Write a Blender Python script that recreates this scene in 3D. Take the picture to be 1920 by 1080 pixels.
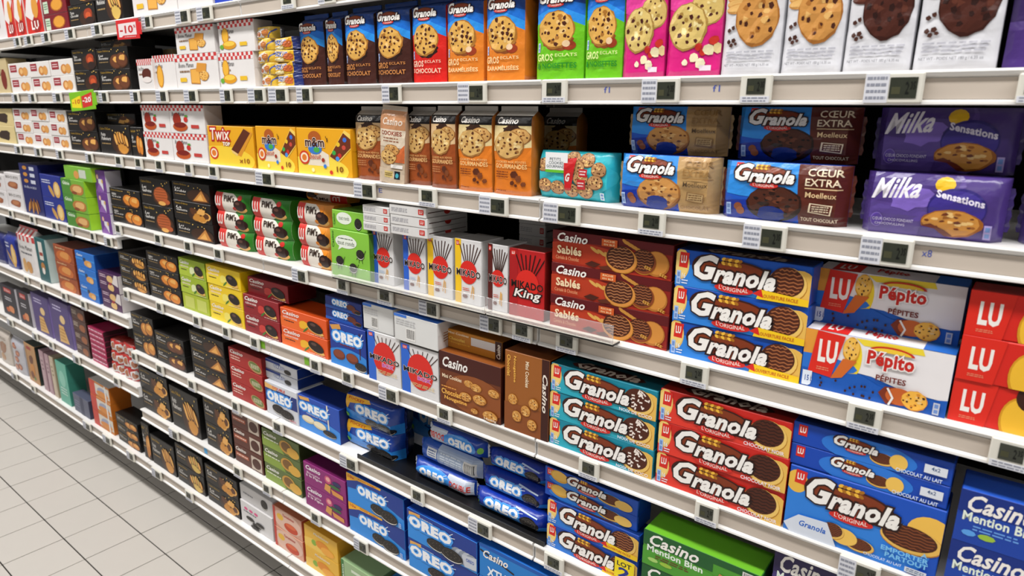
import bpy, math, random
from mathutils import Vector, Matrix, geometry, noise
sc = bpy.context.scene
COL = sc.collection
for o in list(bpy.data.objects): bpy.data.objects.remove(o)

# ---------------------------------------------------------------- camera, world, lights
H_EYE, DIST = 1.6241, 1.0793
cd = bpy.data.cameras.new('camera'); cam = bpy.data.objects.new('camera', cd); COL.objects.link(cam)
YAW, PITCH, ROLL = -.6592, -.2583, .0087
cy, sy, cp, sp = math.cos(YAW), math.sin(YAW), math.cos(PITCH), math.sin(PITCH)
fw = Vector((sy*cp, cy*cp, sp)); r0 = Vector((cy, -sy, 0)); u0 = r0.cross(fw)
rt = r0*math.cos(ROLL) + u0*math.sin(ROLL); up = -r0*math.sin(ROLL) + u0*math.cos(ROLL)
M = Matrix.Identity(4)
for i in range(3): M[i][0], M[i][1], M[i][2] = rt[i], up[i], -fw[i]
M.translation = Vector((0, -DIST, H_EYE)); cam.matrix_world = M
cd.sensor_width = 36; cd.lens = 1260.1/1920*36; cd.clip_start = .02; cd.clip_end = 60
cd.dof.use_dof = True; cd.dof.focus_distance = 1.5; cd.dof.aperture_fstop = 5.0
sc.camera = cam
sc.view_settings.view_transform = 'Standard'; sc.view_settings.look = 'None'
sc.view_settings.exposure = 0.0; sc.view_settings.gamma = 1; sc.view_settings.use_curve_mapping = False
wd = bpy.data.worlds.new('store_air'); sc.world = wd; wd.use_nodes = True
wd.node_tree.nodes['Background'].inputs[0].default_value = (1.0, .98, .96, 1)
wd.node_tree.nodes['Background'].inputs[1].default_value = 0.16
def area(name, loc, sx, sy_, power, col=(1, .982, .962)):
    l = bpy.data.lights.new(name, 'AREA'); l.shape = 'RECTANGLE'; l.size = sx; l.size_y = sy_; l.energy = power; l.color = col
    o = bpy.data.objects.new(name, l); o.location = loc; COL.objects.link(o); return o
area('ceiling_light_row', (-2.2, -1.0, 3.9), 11.5, .3, 330)
area('ceiling_light_row', (-2.2, -3.4, 3.9), 11.5, .35, 100)

# ---------------------------------------------------------------- materials
def s2l(c): return c/12.92 if c <= .04045 else ((c+.055)/1.055)**2.4
def hx(h): return tuple(s2l(int(h[i:i+2], 16)/255) for i in (0, 2, 4)) + (1,)
def mat(name, col=None, rough=.5, spec=.5, metal=0, bump=0, bscale=60, attr=False, var=0, vscale=8, coat=0):
    m = bpy.data.materials.new(name); m.use_nodes = True; nt = m.node_tree; b = nt.nodes['Principled BSDF']
    b.inputs['Roughness'].default_value = rough; b.inputs['Specular IOR Level'].default_value = spec
    b.inputs['Metallic'].default_value = metal; b.inputs['Coat Weight'].default_value = coat
    tc = nt.nodes.new('ShaderNodeTexCoord')
    if attr:
        a = nt.nodes.new('ShaderNodeAttribute'); a.attribute_name = 'Col'; src = a.outputs['Color']
    else:
        a = nt.nodes.new('ShaderNodeRGB'); a.outputs[0].default_value = hx(col); src = a.outputs[0]
    if var:
        n = nt.nodes.new('ShaderNodeTexNoise'); n.inputs['Scale'].default_value = vscale; n.inputs['Detail'].default_value = 4
        nt.links.new(tc.outputs['Object'], n.inputs['Vector'])
        mr = nt.nodes.new('ShaderNodeMapRange'); mr.inputs[3].default_value = 1-var; mr.inputs[4].default_value = 1+var
        nt.links.new(n.outputs['Fac'], mr.inputs[0])
        mx = nt.nodes.new('ShaderNodeVectorMath'); mx.operation = 'SCALE'
        nt.links.new(src, mx.inputs[0]); nt.links.new(mr.outputs[0], mx.inputs['Scale']); src = mx.outputs[0]
    nt.links.new(src, b.inputs['Base Color'])
    if bump:
        n = nt.nodes.new('ShaderNodeTexNoise'); n.inputs['Scale'].default_value = bscale; n.inputs['Detail'].default_value = 3
        nt.links.new(tc.outputs['Object'], n.inputs['Vector'])
        bp = nt.nodes.new('ShaderNodeBump'); bp.inputs['Strength'].default_value = bump; bp.inputs['Distance'].default_value = .004
        nt.links.new(n.outputs['Fac'], bp.inputs['Height']); nt.links.new(bp.outputs[0], b.inputs['Normal'])
    return m
M_CARTON = mat('printed_carton', rough=.42, spec=.35, attr=True, var=.04, vscale=25)
M_FOIL = mat('printed_foil', rough=.27, spec=.6, attr=True, bump=.5, bscale=38, var=.05, vscale=30)
M_MET = mat('white_enamel', 'E6E4E1', .35, .5, var=.03)
M_RAIL = mat('price_strip_beige', 'C2B6A9', .45, .4, var=.05, vscale=6)
M_BACK = mat('shade_dark_back_panel', '0C0A09', .8, .2, var=.2)  # near-black colour stands in for the deep shade behind the packs
M_UNDER = mat('bracket_shade_plinth_dark', '2B2723', .7, .3)  # shade put into the bracket colour; also the dark plinth finish
M_TAG = mat('tag_plastic', 'DAD7CC', .4, .5, var=.02)
M_SCR = mat('tag_screen', '33362C', .2, .6, var=.15, vscale=90)
M_PAPER = mat('paper_sticker', 'D9DAE0', .6, .3, attr=False)
M_PRINT = mat('flat_print', rough=.5, spec=.3, attr=True)
M_TILE = mat('pale_floor_tile', 'BFBAB3', .32, .5, var=.05, vscale=5, bump=.06, bscale=15)
M_GROUT = mat('grout', '1E1A17', .9, .2, var=.15, vscale=40)
M_BLACKP = mat('black_plastic', '121214', .35, .5)
def clearmat():
    m = bpy.data.materials.new('clear_acrylic'); m.use_nodes = True; b = m.node_tree.nodes['Principled BSDF']
    b.inputs['Transmission Weight'].default_value = .86; b.inputs['Roughness'].default_value = .08
    b.inputs['IOR'].default_value = 1.3; b.inputs['Base Color'].default_value = (.96, .97, .98, 1)
    nt = m.node_tree; nt.nodes.new('ShaderNodeTexCoord'); return m
M_CLEAR = clearmat()

# ---------------------------------------------------------------- mesh helpers
def mesh(name, V, F, mats, mi=None, colors=None, smooth=False):
    me = bpy.data.meshes.new(name); me.from_pydata(V, [], F)
    for m in mats: me.materials.append(m)
    if mi: me.polygons.foreach_set('material_index', mi)
    if colors is not None:
        ca = me.color_attributes.new('Col', 'FLOAT_COLOR', 'CORNER'); buf = []
        for f, c in zip(F, colors):
            for _ in f: buf.extend(c)
        ca.data.foreach_set('color', buf)
    if smooth: me.polygons.foreach_set('use_smooth', [True]*len(F))
    me.update(); return me
def link(name, me, parent=None, loc=(0, 0, 0), rz=0, ry=0, rx=0):
    o = bpy.data.objects.new(name, me); COL.objects.link(o); o.location = loc; o.rotation_euler = (rx, ry, rz)
    if parent: o.parent = parent
    return o
def tag(o, label=None, cat=None, group=None, kind=None):
    if label: o['label'] = label
    if cat: o['category'] = cat
    if group: o['group'] = group
    if kind: o['kind'] = kind
    return o
def boxg(x0, x1, y0, y1, z0, z1, c=0.0):
    """box with chamfered edges -> verts, faces (front -y face first)"""
    if c <= 0:
        V = [(x, y, z) for x in (x0, x1) for y in (y0, y1) for z in (z0, z1)]
        F = [(0, 4, 5, 1), (4, 6, 7, 5), (6, 2, 3, 7), (2, 0, 1, 3), (1, 5, 7, 3), (0, 2, 6, 4)]
        return V, F
    V = []; idx = {}
    for i, x in enumerate((x0, x1)):
        for j, y in enumerate((y0, y1)):
            for k, z in enumerate((z0, z1)):
                sx = c if i == 0 else -c; sy2 = c if j == 0 else -c; sz = c if k == 0 else -c
                idx[i, j, k, 'x'] = len(V); V.append((x, y+sy2, z+sz))
                idx[i, j, k, 'y'] = len(V); V.append((x+sx, y, z+sz))
                idx[i, j, k, 'z'] = len(V); V.append((x+sx, y+sy2, z))
    I = lambda i, j, k, a: idx[i, j, k, a]
    F = [(I(0,0,0,'y'), I(1,0,0,'y'), I(1,0,1,'y'), I(0,0,1,'y')),
         (I(1,0,0,'x'), I(1,1,0,'x'), I(1,1,1,'x'), I(1,0,1,'x')),
         (I(1,1,0,'y'), I(0,1,0,'y'), I(0,1,1,'y'), I(1,1,1,'y')),
         (I(0,1,0,'x'), I(0,0,0,'x'), I(0,0,1,'x'), I(0,1,1,'x')),
         (I(0,0,1,'z'), I(1,0,1,'z'), I(1,1,1,'z'), I(0,1,1,'z')),
         (I(0,0,0,'z'), I(0,1,0,'z'), I(1,1,0,'z'), I(1,0,0,'z'))]
    for j in (0, 1):
        for k in (0, 1): F.append((I(0,j,k,'y'), I(1,j,k,'y'), I(1,j,k,'z'), I(0,j,k,'z')))
    for i in (0, 1):
        for k in (0, 1): F.append((I(i,0,k,'x'), I(i,1,k,'x'), I(i,1,k,'z'), I(i,0,k,'z')))
        for j in (0, 1): F.append((I(i,j,0,'x'), I(i,j,1,'x'), I(i,j,1,'y'), I(i,j,0,'y')))
    for i in (0, 1):
        for j in (0, 1):
            for k in (0, 1): F.append((I(i,j,k,'x'), I(i,j,k,'y'), I(i,j,k,'z')))
    return V, F
def boxobj(name, x0, x1, y0, y1, z0, z1, m, parent=None, c=0.0):
    V, F = boxg(x0, x1, y0, y1, z0, z1, c)
    return link(name, mesh(name, V, F, [m]), parent)

# ---------------------------------------------------------------- print: words and pictures as flat coloured shapes
_tc = {}
def glyphs(s, shear, res=2, off=0.0, sp=1.0):
    """letters as triangles; islands (letters) numbered so that touching ones never share a plane"""
    k = (s, shear, res, round(off, 3), sp)
    if k not in _tc:
        c = bpy.data.curves.new('words', 'FONT'); c.body = s; c.shear = shear; c.resolution_u = res; c.offset = off; c.space_character = sp
        o = bpy.data.objects.new('words', c); COL.objects.link(o); me = o.to_mesh()
        P = [(v.co.x, v.co.y) for v in me.vertices]
        T = [tuple(p.vertices) for p in me.polygons]
        par = list(range(len(P)))
        def root(i):
            while par[i] != i: par[i] = par[par[i]]; i = par[i]
            return i
        for t in T:
            for i in t[1:]: par[root(i)] = root(t[0])
        ids = {}
        I = [ids.setdefault(root(t[0]), len(ids)) for t in T]
        o.to_mesh_clear(); bpy.data.objects.remove(o); bpy.data.curves.remove(c)
        xs = [p[0] for p in P]; ys = [p[1] for p in P]
        _tc[k] = (P, T, I, (min(xs), max(xs), min(ys), max(ys)))
    return _tc[k]
def clip(poly, ax, val, keep_gt):
    out = []; n = len(poly)
    for i in range(n):
        p, q = poly[i], poly[(i+1) % n]
        a = (p[ax]-val) if keep_gt else (val-p[ax]); b = (q[ax]-val) if keep_gt else (val-q[ax])
        if a >= 0: out.append(p)
        if (a > 0 and b < 0) or (a < 0 and b > 0):
            t = a/(a-b); out.append((p[0]+(q[0]-p[0])*t, p[1]+(q[1]-p[1])*t))
    return out
class Art:
    def __init__(s, w, h, det=1.0): s.w, s.h, s.L, s.polys, s.det, s.n = w, h, 0, [], det, 0
    def up(s): s.L += 1
    def raw(s, pts, col, micro=None):
        x = [p[0] for p in pts]; y = [p[1] for p in pts]
        if max(x) <= 0 or min(x) >= 1 or max(y) <= 0 or min(y) >= 1: return
        if min(x) < 0: pts = clip(pts, 0, 0, True)
        if max(x) > 1: pts = clip(pts, 0, 1, False)
        if len(pts) > 2 and min(y) < 0: pts = clip(pts, 1, 0, True)
        if len(pts) > 2 and max(y) > 1: pts = clip(pts, 1, 1, False)
        if micro is None: s.n = (s.n+1) % 28; micro = s.n*.032
        if len(pts) > 2: s.polys.append((pts, col, s.L+micro))
    def P(s, pts, col, up=1):
        c = hx(col)
        if up: s.up()
        if len(pts) > 4:
            v = [Vector((p[0]*s.w, p[1]*s.h, 0)) for p in pts]
            for t in geometry.tessellate_polygon([v]): s.raw([pts[i] for i in t], c)
        else: s.raw(pts, c)
    def R(s, x0, y0, x1, y1, col, up=1): s.P([(x0, y0), (x1, y0), (x1, y1), (x0, y1)], col, up)
    def E(s, cx, cy, rx, ry, col, n=22, up=1, rot=0, wob=0, seed=1, a0=0, a1=360):
        c = hx(col); rnd = random.Random(seed)
        if up: s.up()
        if s.det < .6: n = min(n, 12)
        pts = []
        full = a1-a0 >= 360
        for i in range(n if full else n+1):
            a = math.radians(a0+(a1-a0)*i/n); k = 1+wob*(rnd.random()-.5)*2
            ex, ey = math.cos(a)*rx*k*s.w, math.sin(a)*ry*k*s.h
            cr, sr = math.cos(rot), math.sin(rot)
            pts.append((cx+(ex*cr-ey*sr)/s.w, cy+(ex*sr+ey*cr)/s.h))
        s.raw(pts, c)
    def S(s, pts, wd_, col, up=1):
        """stroke along a polyline; width as fraction of face height"""
        c = hx(col)
        if up: s.up()
        Wd = wd_*s.h/2
        q = [(p[0]*s.w, p[1]*s.h) for p in pts]
        for (ax, ay), (bx, by) in zip(q, q[1:]):
            dx, dy = bx-ax, by-ay; L = math.hypot(dx, dy) or 1e-9; nx, ny = -dy/L*Wd, dx/L*Wd; ex, ey = dx/L*Wd*.5, dy/L*Wd*.5
            s.raw([((ax-ex+nx)/s.w, (ay-ey+ny)/s.h), ((ax-ex-nx)/s.w, (ay-ey-ny)/s.h), ((bx+ex-nx)/s.w, (by+ey-ny)/s.h), ((bx+ex+nx)/s.w, (by+ey+ny)/s.h)], c)
    def T(s, txt, x0, y0, x1, y1, col, sh=0, b=0, oc=None, ow=0, arc=0, slope=0, rot=0):
        """words filling the box; b = extra boldness, ow = outline width (fractions of letter height)"""
        res = 1 if s.det < .6 else 2; f = b*.55; sp = 1+b*.7+(ow*.15 if oc else 0)
        fill = glyphs(txt, sh, res, f, sp); X0, X1, Y0, Y1 = fill[3]
        Wt, Ht = (x1-x0)*s.w, (y1-y0)*s.h
        if rot: Wt, Ht = (y1-y0)*s.h, (x1-x0)*s.w
        cx, cy_ = (x0+x1)/2*s.w, (y0+y1)/2*s.h; cr, sr = math.cos(math.radians(rot)), math.sin(math.radians(rot))
        def lay(g, c):
            s.up(); Q = []
            for px, py in g[0]:
                px = (px-X0)/max(1e-6, X1-X0); py = (py-Y0)/max(1e-6, Y1-Y0)
                X = (px-.5)*Wt; Y = (py-.5)*Ht + Ht*(arc*4*px*(1-px)-arc*.6) + Ht*slope*(px-.5)
                Q.append(((cx+X*cr-Y*sr)/s.w, (cy_+X*sr+Y*cr)/s.h))
            for t, i in zip(g[1], g[2]): s.raw([Q[k] for k in t], c, (i % 3)*.3)
        if oc: lay(glyphs(txt, sh, res, f+ow*.75, sp), hx(oc))
        lay(fill, hx(col))
    # --- pictures
    def cookie(s, cx, cy, rx, ry, base='D9A45B', rim='A8702F', chip='4A2413', n=14, seed=1, rot=0, hi='EBC27C'):
        rnd = random.Random(seed*7+3)
        s.E(cx, cy, rx, ry, rim, wob=.04, seed=seed, rot=rot, n=26); s.E(cx-.02*rx, cy+.03*ry, rx*.93, ry*.93, base, wob=.04, seed=seed+1, rot=rot, n=26)
        s.up()
        for i in range(int(9*s.det)+3):
            a = rnd.random()*6.28; q = rnd.random()**.5*.75
            s.E(cx+math.cos(a)*rx*q, cy+math.sin(a)*ry*q, rx*.13, ry*.11, rnd.choice((hi, hi, rim)), n=6, up=0, wob=.4, seed=i+seed)
        s.up()
        for i in range(n):
            a = i*2.4+rnd.random()*.6; q = ((i+.5)/n)**.5*.84; k = .6+.7*rnd.random()
            s.E(cx+math.cos(a)*rx*q, cy+math.sin(a)*ry*q, rx*.1*k, ry*.1*k, chip, n=5, up=0, wob=.35, seed=i*3+seed)
    def choc(s, cx, cy, rx, ry, edge='E8B95A', top='4A2110', lines='8A4A28', seed=1, spr=None):
        """biscuit with a chocolate face"""
        s.E(cx+.04*rx, cy-.1*ry, rx, ry, 'B8791F', n=24); s.E(cx+.03*rx, cy-.06*ry, rx*.98, ry*.97, edge, n=24)
        s.E(cx-.02*rx, cy+.05*ry, rx*.88, ry*.86, top, n=24); s.up()
        if spr:
            rnd = random.Random(seed)
            for i in range(26):
                a = rnd.random()*6.28; q = rnd.random()**.5*.75; X = cx+math.cos(a)*rx*q; Y = cy+math.sin(a)*ry*q; t = rnd.random()*3
                s.S([(X, Y), (X+math.cos(t)*rx*.16, Y+math.sin(t)*ry*.16)], ry*.11, spr, up=0)
        else:
            for j in range(-3, 4):
                yy = j*.22; hw = math.sqrt(max(0, .62-yy*yy))
                pts = [(cx+rx*hw*(t/7*2-1)*.98, cy+.05*ry+ry*yy+ry*(.05 if t % 2 else -.03)) for t in range(8)]
                s.S(pts, ry*.07, lines, up=0)
    def oreo(s, cx, cy, rx, ry, seed=1):
        s.E(cx, cy-.12*ry, rx, ry, '101010', n=20); s.E(cx, cy-.06*ry, rx*.97, ry*.95, 'F1EEE6', n=20); s.E(cx, cy+.06*ry, rx, ry*.94, '1B1715', n=20)
        s.E(cx, cy+.06*ry, rx*.8, ry*.74, '3B3430', n=18); s.E(cx, cy+.06*ry, rx*.7, ry*.64, '1E1A18', n=18)
        s.up()
        for i in range(8):
            a = i*.785; s.E(cx+math.cos(a)*rx*.42, cy+.06*ry+math.sin(a)*ry*.4, rx*.09, ry*.09, '4A423C', n=6, up=0)
    def wheat(s, cx, cy, L, ang, col='E0A93A', lo='A86D17'):
        c, q = math.cos(ang), math.sin(ang); s.up()
        for i in range(6):
            t = i/5
            for k in (-1, 1):
                X = cx+(c*L*t - k*q*L*.13)*s.h/s.w; Y = cy+q*L*t+k*c*L*.13
                s.E(X, Y, L*.15*s.h/s.w, L*.1, col if (i+k) % 2 else lo, n=8, up=0, rot=ang+k*.5)
    def nutri(s, x0, y0, x1, y1, col='A9C4EE'):
        s.R(x0, y0, x1, y1, col); s.R(x0+(x1-x0)*.2, y0+(y1-y0)*.12, x1-(x1-x0)*.2, y0+(y1-y0)*.42, '6E8FCB'); s.R(x0+(x1-x0)*.2, y0+(y1-y0)*.55, x1-(x1-x0)*.2, y1-(y1-y0)*.12, '6E8FCB', up=0)
    def lines(s, x0, y0, x1, y1, n, col, seed=1):
        """rows of print too small to read"""
        rnd = random.Random(seed); s.up(); hh = (y1-y0)/n
        for i in range(n):
            x = x0
            while x < x1-.01:
                l = (x1-x0)*(.08+.2*rnd.random()); s.R(x, y0+i*hh+hh*.3, min(x1, x+l), y0+i*hh+hh*.75, col, up=0); x += l+(x1-x0)*.04
    def bars(s, x0, y0, x1, y1, seed=1):
        s.R(x0, y0, x1, y1, 'E8E6E2'); rnd = random.Random(seed); s.up(); x = x0+(x1-x0)*.08
        while x < x1-(x1-x0)*.1:
            d = (x1-x0)*(.02+.035*rnd.random()); s.R(x, y0+(y1-y0)*.15, x+d, y1-(y1-y0)*.1, '33302E', up=0); x += d*2.1

DZ = .0001
def planar(org, eu, ev, nrm, w, h, up=.0003):
    """maps face coordinates onto a flat face"""
    def f(u, v, L):
        k = up+L*DZ
        return (org[0]+eu[0]*u*w+ev[0]*v*h+nrm[0]*k, org[1]+eu[1]*u*w+ev[1]*v*h+nrm[1]*k, org[2]+eu[2]*u*w+ev[2]*v*h+nrm[2]*k)
    return f
def emit(art, f, V, F, C):
    for pts, c, L in art.polys:
        i = len(V); V.extend(f(p[0], p[1], L) for p in pts); F.append(tuple(range(i, i+len(pts)))); C.append(c)
def emit_grid(art, G, V, F, C, lift=.0003):
    """lays the print on a curved front: G[j][i] grid of points, bilinear"""
    nv, nu = len(G)-1, len(G[0])-1
    for pts, c, L in art.polys:
        x = [p[0] for p in pts]; y = [p[1] for p in pts]
        i0, i1 = int(min(x)*nu-1e-9), min(nu-1, int(max(x)*nu)); j0, j1 = int(min(y)*nv-1e-9), min(nv-1, int(max(y)*nv))
        for i in range(max(0, i0), i1+1):
            a = pts
            if min(x) < i/nu: a = clip(a, 0, i/nu, True)
            if len(a) > 2 and max(x) > (i+1)/nu: a = clip(a, 0, (i+1)/nu, False)
            if len(a) < 3: continue
            for j in range(max(0, j0), j1+1):
                q = a
                if min(y) < j/nv: q = clip(q, 1, j/nv, True)
                if len(q) > 2 and max(y) > (j+1)/nv: q = clip(q, 1, (j+1)/nv, False)
                if len(q) < 3: continue
                A, B, C2, D = G[j][i], G[j][i+1], G[j+1][i+1], G[j+1][i]
                st = [(u*nu-i, v*nv-j) for u, v in q]
                for lower in (True, False):                      # the cell is two flat triangles; print is cut along its diagonal
                    o = []
                    for m in range(len(st)):
                        p, r_ = st[m], st[(m+1) % len(st)]; da = (p[0]-p[1])*(1 if lower else -1); db = (r_[0]-r_[1])*(1 if lower else -1)
                        if da >= 0: o.append(p)
                        if (da > 0 and db < 0) or (da < 0 and db > 0): t_ = da/(da-db); o.append((p[0]+(r_[0]-p[0])*t_, p[1]+(r_[1]-p[1])*t_))
                    if len(o) < 3: continue
                    k = len(V)
                    for s_, t_ in o:
                        w3 = (1-s_, s_-t_, t_) if lower else (1-t_, s_, t_-s_); T3 = (A, B, C2) if lower else (A, C2, D)
                        V.append((sum(w3[e]*T3[e][0] for e in range(3)), sum(w3[e]*T3[e][1] for e in range(3))-lift-L*DZ, sum(w3[e]*T3[e][2] for e in range(3))))
                    F.append(tuple(range(k, k+len(o)))); C.append(c)
# ---------------------------------------------------------------- floor
BX = [1.24, .236, -.769, -1.774, -2.772, -3.775, -4.78, -5.78]      # bay joints along the aisle
floor = boxobj('floor', -8.5, 2.5, -4.2, .6, -.02, -.0035, M_GROUT); tag(floor, kind='structure')
V, F = boxg(.002, .198, .002, .198, -.012, 0, .0008); t_me = mesh('tile', V, F, [M_TILE])
TX0, TY0 = -3.764, .056
tn = 0; sv, sf = [], []
rnd = random.Random(4)
for i in range(-22, 31):
    for j in range(-20, 3):
        x, y = TX0+.2*i, TY0+.2*j
        seen = (-7.0 < x < -1.2) and (-.95 <= y < .25) and y > -1.35-(x+1.2)*.25
        if seen and tn < 250:
            tn += 1; link('tile', t_me, floor, (x, y, rnd.uniform(-.0004, .0004)))
        else:
            k = len(sv); sv += [(a+x, b+y, c) for a, b, c in V]; sf += [tuple(q+k for q in f) for f in F]
tag(link('tile_field', mesh('tile_field', sv, sf, [M_TILE]), floor), kind='stuff')
tag(boxobj('ceiling', -8.5, 2.5, -4.2, .6, 4.3, 4.32, mat('ceiling_white', 'A8A49C', .9, .2)), kind='structure')

# ---------------------------------------------------------------- pack bodies
def sm(t): t = max(0, min(1, t)); return t*t*(3-2*t)
SOFT = dict(bag=dict(bu=.010, bv=0, p=3, end=0, e0=.9, top=1, v0=.93, nz=.0016), slimbag=dict(bu=.008, bv=0, p=3, end=0, e0=.9, top=1, v0=.91, nz=.0022),
            pillow=dict(bu=0, bv=.010, p=3, end=1, e0=.86, top=0, v0=1, nz=.0022), sleeve=dict(bu=.003, bv=.013, p=2.4, end=.25, e0=.93, top=0, v0=1, nz=.0004),
            roll=dict(bu=0, bv=0, p=2, end=1, e0=.88, top=0, v0=1, nz=.0012), foil=dict(bu=.002, bv=.006, p=2, end=1, e0=.75, top=0, v0=1, nz=.004))
_mc = {}
def pack_mesh(kind, dn, w, h, d, det):
    key = (kind, dn, round(w, 4), round(h, 4), round(d, 3))
    if key in _mc: return _mc[key]
    full = h
    if kind in ('bag', 'slimbag'): h -= .010
    D = DES[dn]; a = Art(w, h, det); D['art'](a)
    base = hx(D['c']); side = hx(D.get('side', D['c'])); top = hx(D.get('top', D['c']))
    V, F, C = [], [], []; kids = []
    if kind == 'box':
        V, F = boxg(-w/2, w/2, 0, d, 0, h, .0013); C = [side]*len(F); C[0] = base; C[4] = top
        for i in range(6, len(F)): C[i] = base
        emit(a, planar((-w/2, 0, 0), (1, 0, 0), (0, 0, 1), (0, -1, 0), w, h), V, F, C)
        if 'topart' in D:
            t = Art(w, d, .5); D['topart'](t); emit(t, planar((-w/2, 0, h), (1, 0, 0), (0, 1, 0), (0, 0, 1), w, d), V, F, C)
        if 'sideart' in D:
            t = Art(d, h, .5); D['sideart'](t); emit(t, planar((w/2, 0, 0), (0, 1, 0), (0, 0, 1), (1, 0, 0), d, h), V, F, C)
        me = mesh('pack', V, F, [M_CARTON], colors=C)
        fV, fF = boxg(w/2-.0002, w/2+.0007, d*.04, d*.96, h*.55, h*.985); kids.append(('end_flap', mesh('end_flap', fV, fF, [M_CARTON], colors=[side]*len(fF))))
    else:
        q = SOFT[kind]; nu, nv = (14, 12) if kind in ('pillow', 'foil') else (10, 14); sd = hash(dn) % 97 if False else sum(map(ord, dn)) % 97
        if det < .6: nu, nv = 8, 8
        bv = q['bv']*min(1, h/.09); bu = q['bu']*min(1, w/.1)
        def Y(u, v):
            U, Vv = abs(2*u-1), abs(2*v-1)
            y = .0015+bv*Vv**q['p']+bu*U**3+q['end']*d*.44*sm((U-q['e0'])/(1-q['e0']))+q['top']*d*.44*sm((v-q['v0'])/max(1e-3, 1-q['v0']))
            if kind == 'roll': y = d/2-(d/2-y)*math.sqrt(max(.02, 1-Vv*Vv))
            k = noise.noise(Vector((u*7*w/.15+sd, v*7*h/.15, sd*.37)))+.5*noise.noise(Vector((u*19, v*19+sd, 1)))
            return min(d*.48, max(0, y+q['nz']*k))
        def Zs(u, v):
            z = v*h
            if kind == 'roll': t = sm((abs(2*u-1)-q['e0'])/(1-q['e0'])); z = h/2+(z-h/2)*(1-.15*t)
            return z
        def Xs(u, v):
            x = (u-.5)*w
            if q['top']: x *= 1-.02*sm((v-.7)/.3)-.015*math.sin(v*3.1)
            return x
        G = [[(Xs(i/nu, j/nv), Y(i/nu, j/nv), Zs(i/nu, j/nv)) for i in range(nu+1)] for j in range(nv+1)]
        id0 = {}
        for b in (0, 1):
            for j in range(nv+1):
                for i in range(nu+1):
                    x, y, z = G[j][i]; id0[b, j, i] = len(V); V.append((x, d-y if b else y, z))
        for j in range(nv):
            for i in range(nu):
                F.append((id0[0,j,i], id0[0,j,i+1], id0[0,j+1,i+1])); F.append((id0[0,j,i], id0[0,j+1,i+1], id0[0,j+1,i])); C += [base, base]
                F.append((id0[1,j,i+1], id0[1,j,i], id0[1,j+1,i], id0[1,j+1,i+1])); C.append(side)
            F.append((id0[0,j,nu], id0[1,j,nu], id0[1,j+1,nu], id0[0,j+1,nu])); C.append(side)
            F.append((id0[1,j,0], id0[0,j,0], id0[0,j+1,0], id0[1,j+1,0])); C.append(side)
        for i in range(nu):
            F.append((id0[0,nv,i], id0[0,nv,i+1], id0[1,nv,i+1], id0[1,nv,i])); C.append(top)
            F.append((id0[1,0,i], id0[1,0,i+1], id0[0,0,i+1], id0[0,0,i])); C.append(side)
        nb = len(F)
        emit_grid(a, G, V, F, C)
        me = mesh('pack', V, F, [M_CARTON if kind == 'sleeve' else M_FOIL], colors=C)
        me.polygons.foreach_set('use_smooth', [kind != 'sleeve']*nb+[True]*(len(F)-nb))
        if kind in ('pillow', 'roll', 'foil'):
            for sg in (-1, 1):
                n = 9; vv = []; ff = []; zz0, zz1 = (h*.16, h*.84)
                for k in range(n):
                    z = zz0+(zz1-zz0)*k/(n-1); e = .004+(.0018 if k % 2 else 0)
                    for dy in (-.0007, .0007):
                        vv += [(sg*(w/2-.003), d/2+dy, z), (sg*(w/2+e), d/2+dy+.001*math.sin(k*2), z)]
                for k in range(n-1):
                    b0 = k*4; ff += [(b0, b0+1, b0+5, b0+4), (b0+2, b0+6, b0+7, b0+3), (b0+1, b0+3, b0+7, b0+5)]
                kids.append(('end_seal', mesh('end_seal', vv, ff, [M_FOIL], colors=[side]*len(ff))))
        if q['top']:
            fV, fF = boxg(-w*.48, w*.48, d/2-.0015, d/2+.0015, h-.002, full-.0002, .0005); kids.append(('top_seal', mesh('top_seal', fV, fF, [M_FOIL], colors=[top]*len(fF))))
    for st in D.get('stickers', ()):
        (x0, y0, x1, y1), fn, lab = st
        t = Art((x1-x0)*w, (y1-y0)*h, det); fn(t); sv, sf, sc_ = [], [], []
        emit(t, planar(((x0-.5)*w, -.0022, y0*h), (1, 0, 0), (0, 0, 1), (0, -1, 0), (x1-x0)*w, (y1-y0)*h, 0), sv, sf, sc_)
        k = len(sv); bx, bf = boxg((x0-.5)*w, (x1-.5)*w, -.0021, -.0018, y0*h, y1*h); sv += bx; sf += [tuple(i+k for i in f) for f in bf]; sc_ += [hx('E8E8E8')]*len(bf)
        kids.append(('sticker', mesh('sticker', sv, sf, [M_PRINT], colors=sc_), lab))
    _mc[key] = (me, kids); return _mc[key]
NAMES = dict(box='biscuit_box', bag='cookie_bag', slimbag='biscuit_bag', pillow='biscuit_pack', sleeve='biscuit_box', roll='biscuit_roll', foil='wrapped_biscuit')
CATS = dict(box='box', bag='bag', slimbag='bag', pillow='pack', sleeve='box', roll='roll', foil='wrapped biscuit')
def pack(kind, dn, w, h, d, loc, rz=0, label='', group=None, det=1.0, rx=0, ry=0):
    me, kids = pack_mesh(kind, dn, w, h, d, det)
    o = link(NAMES[kind], me, None, loc, rz, ry, rx); tag(o, label, CATS[kind], group)
    for k in kids:
        c = link(k[0], k[1], o)
        if len(k) > 2: c['label'] = k[2]
    return o

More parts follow.
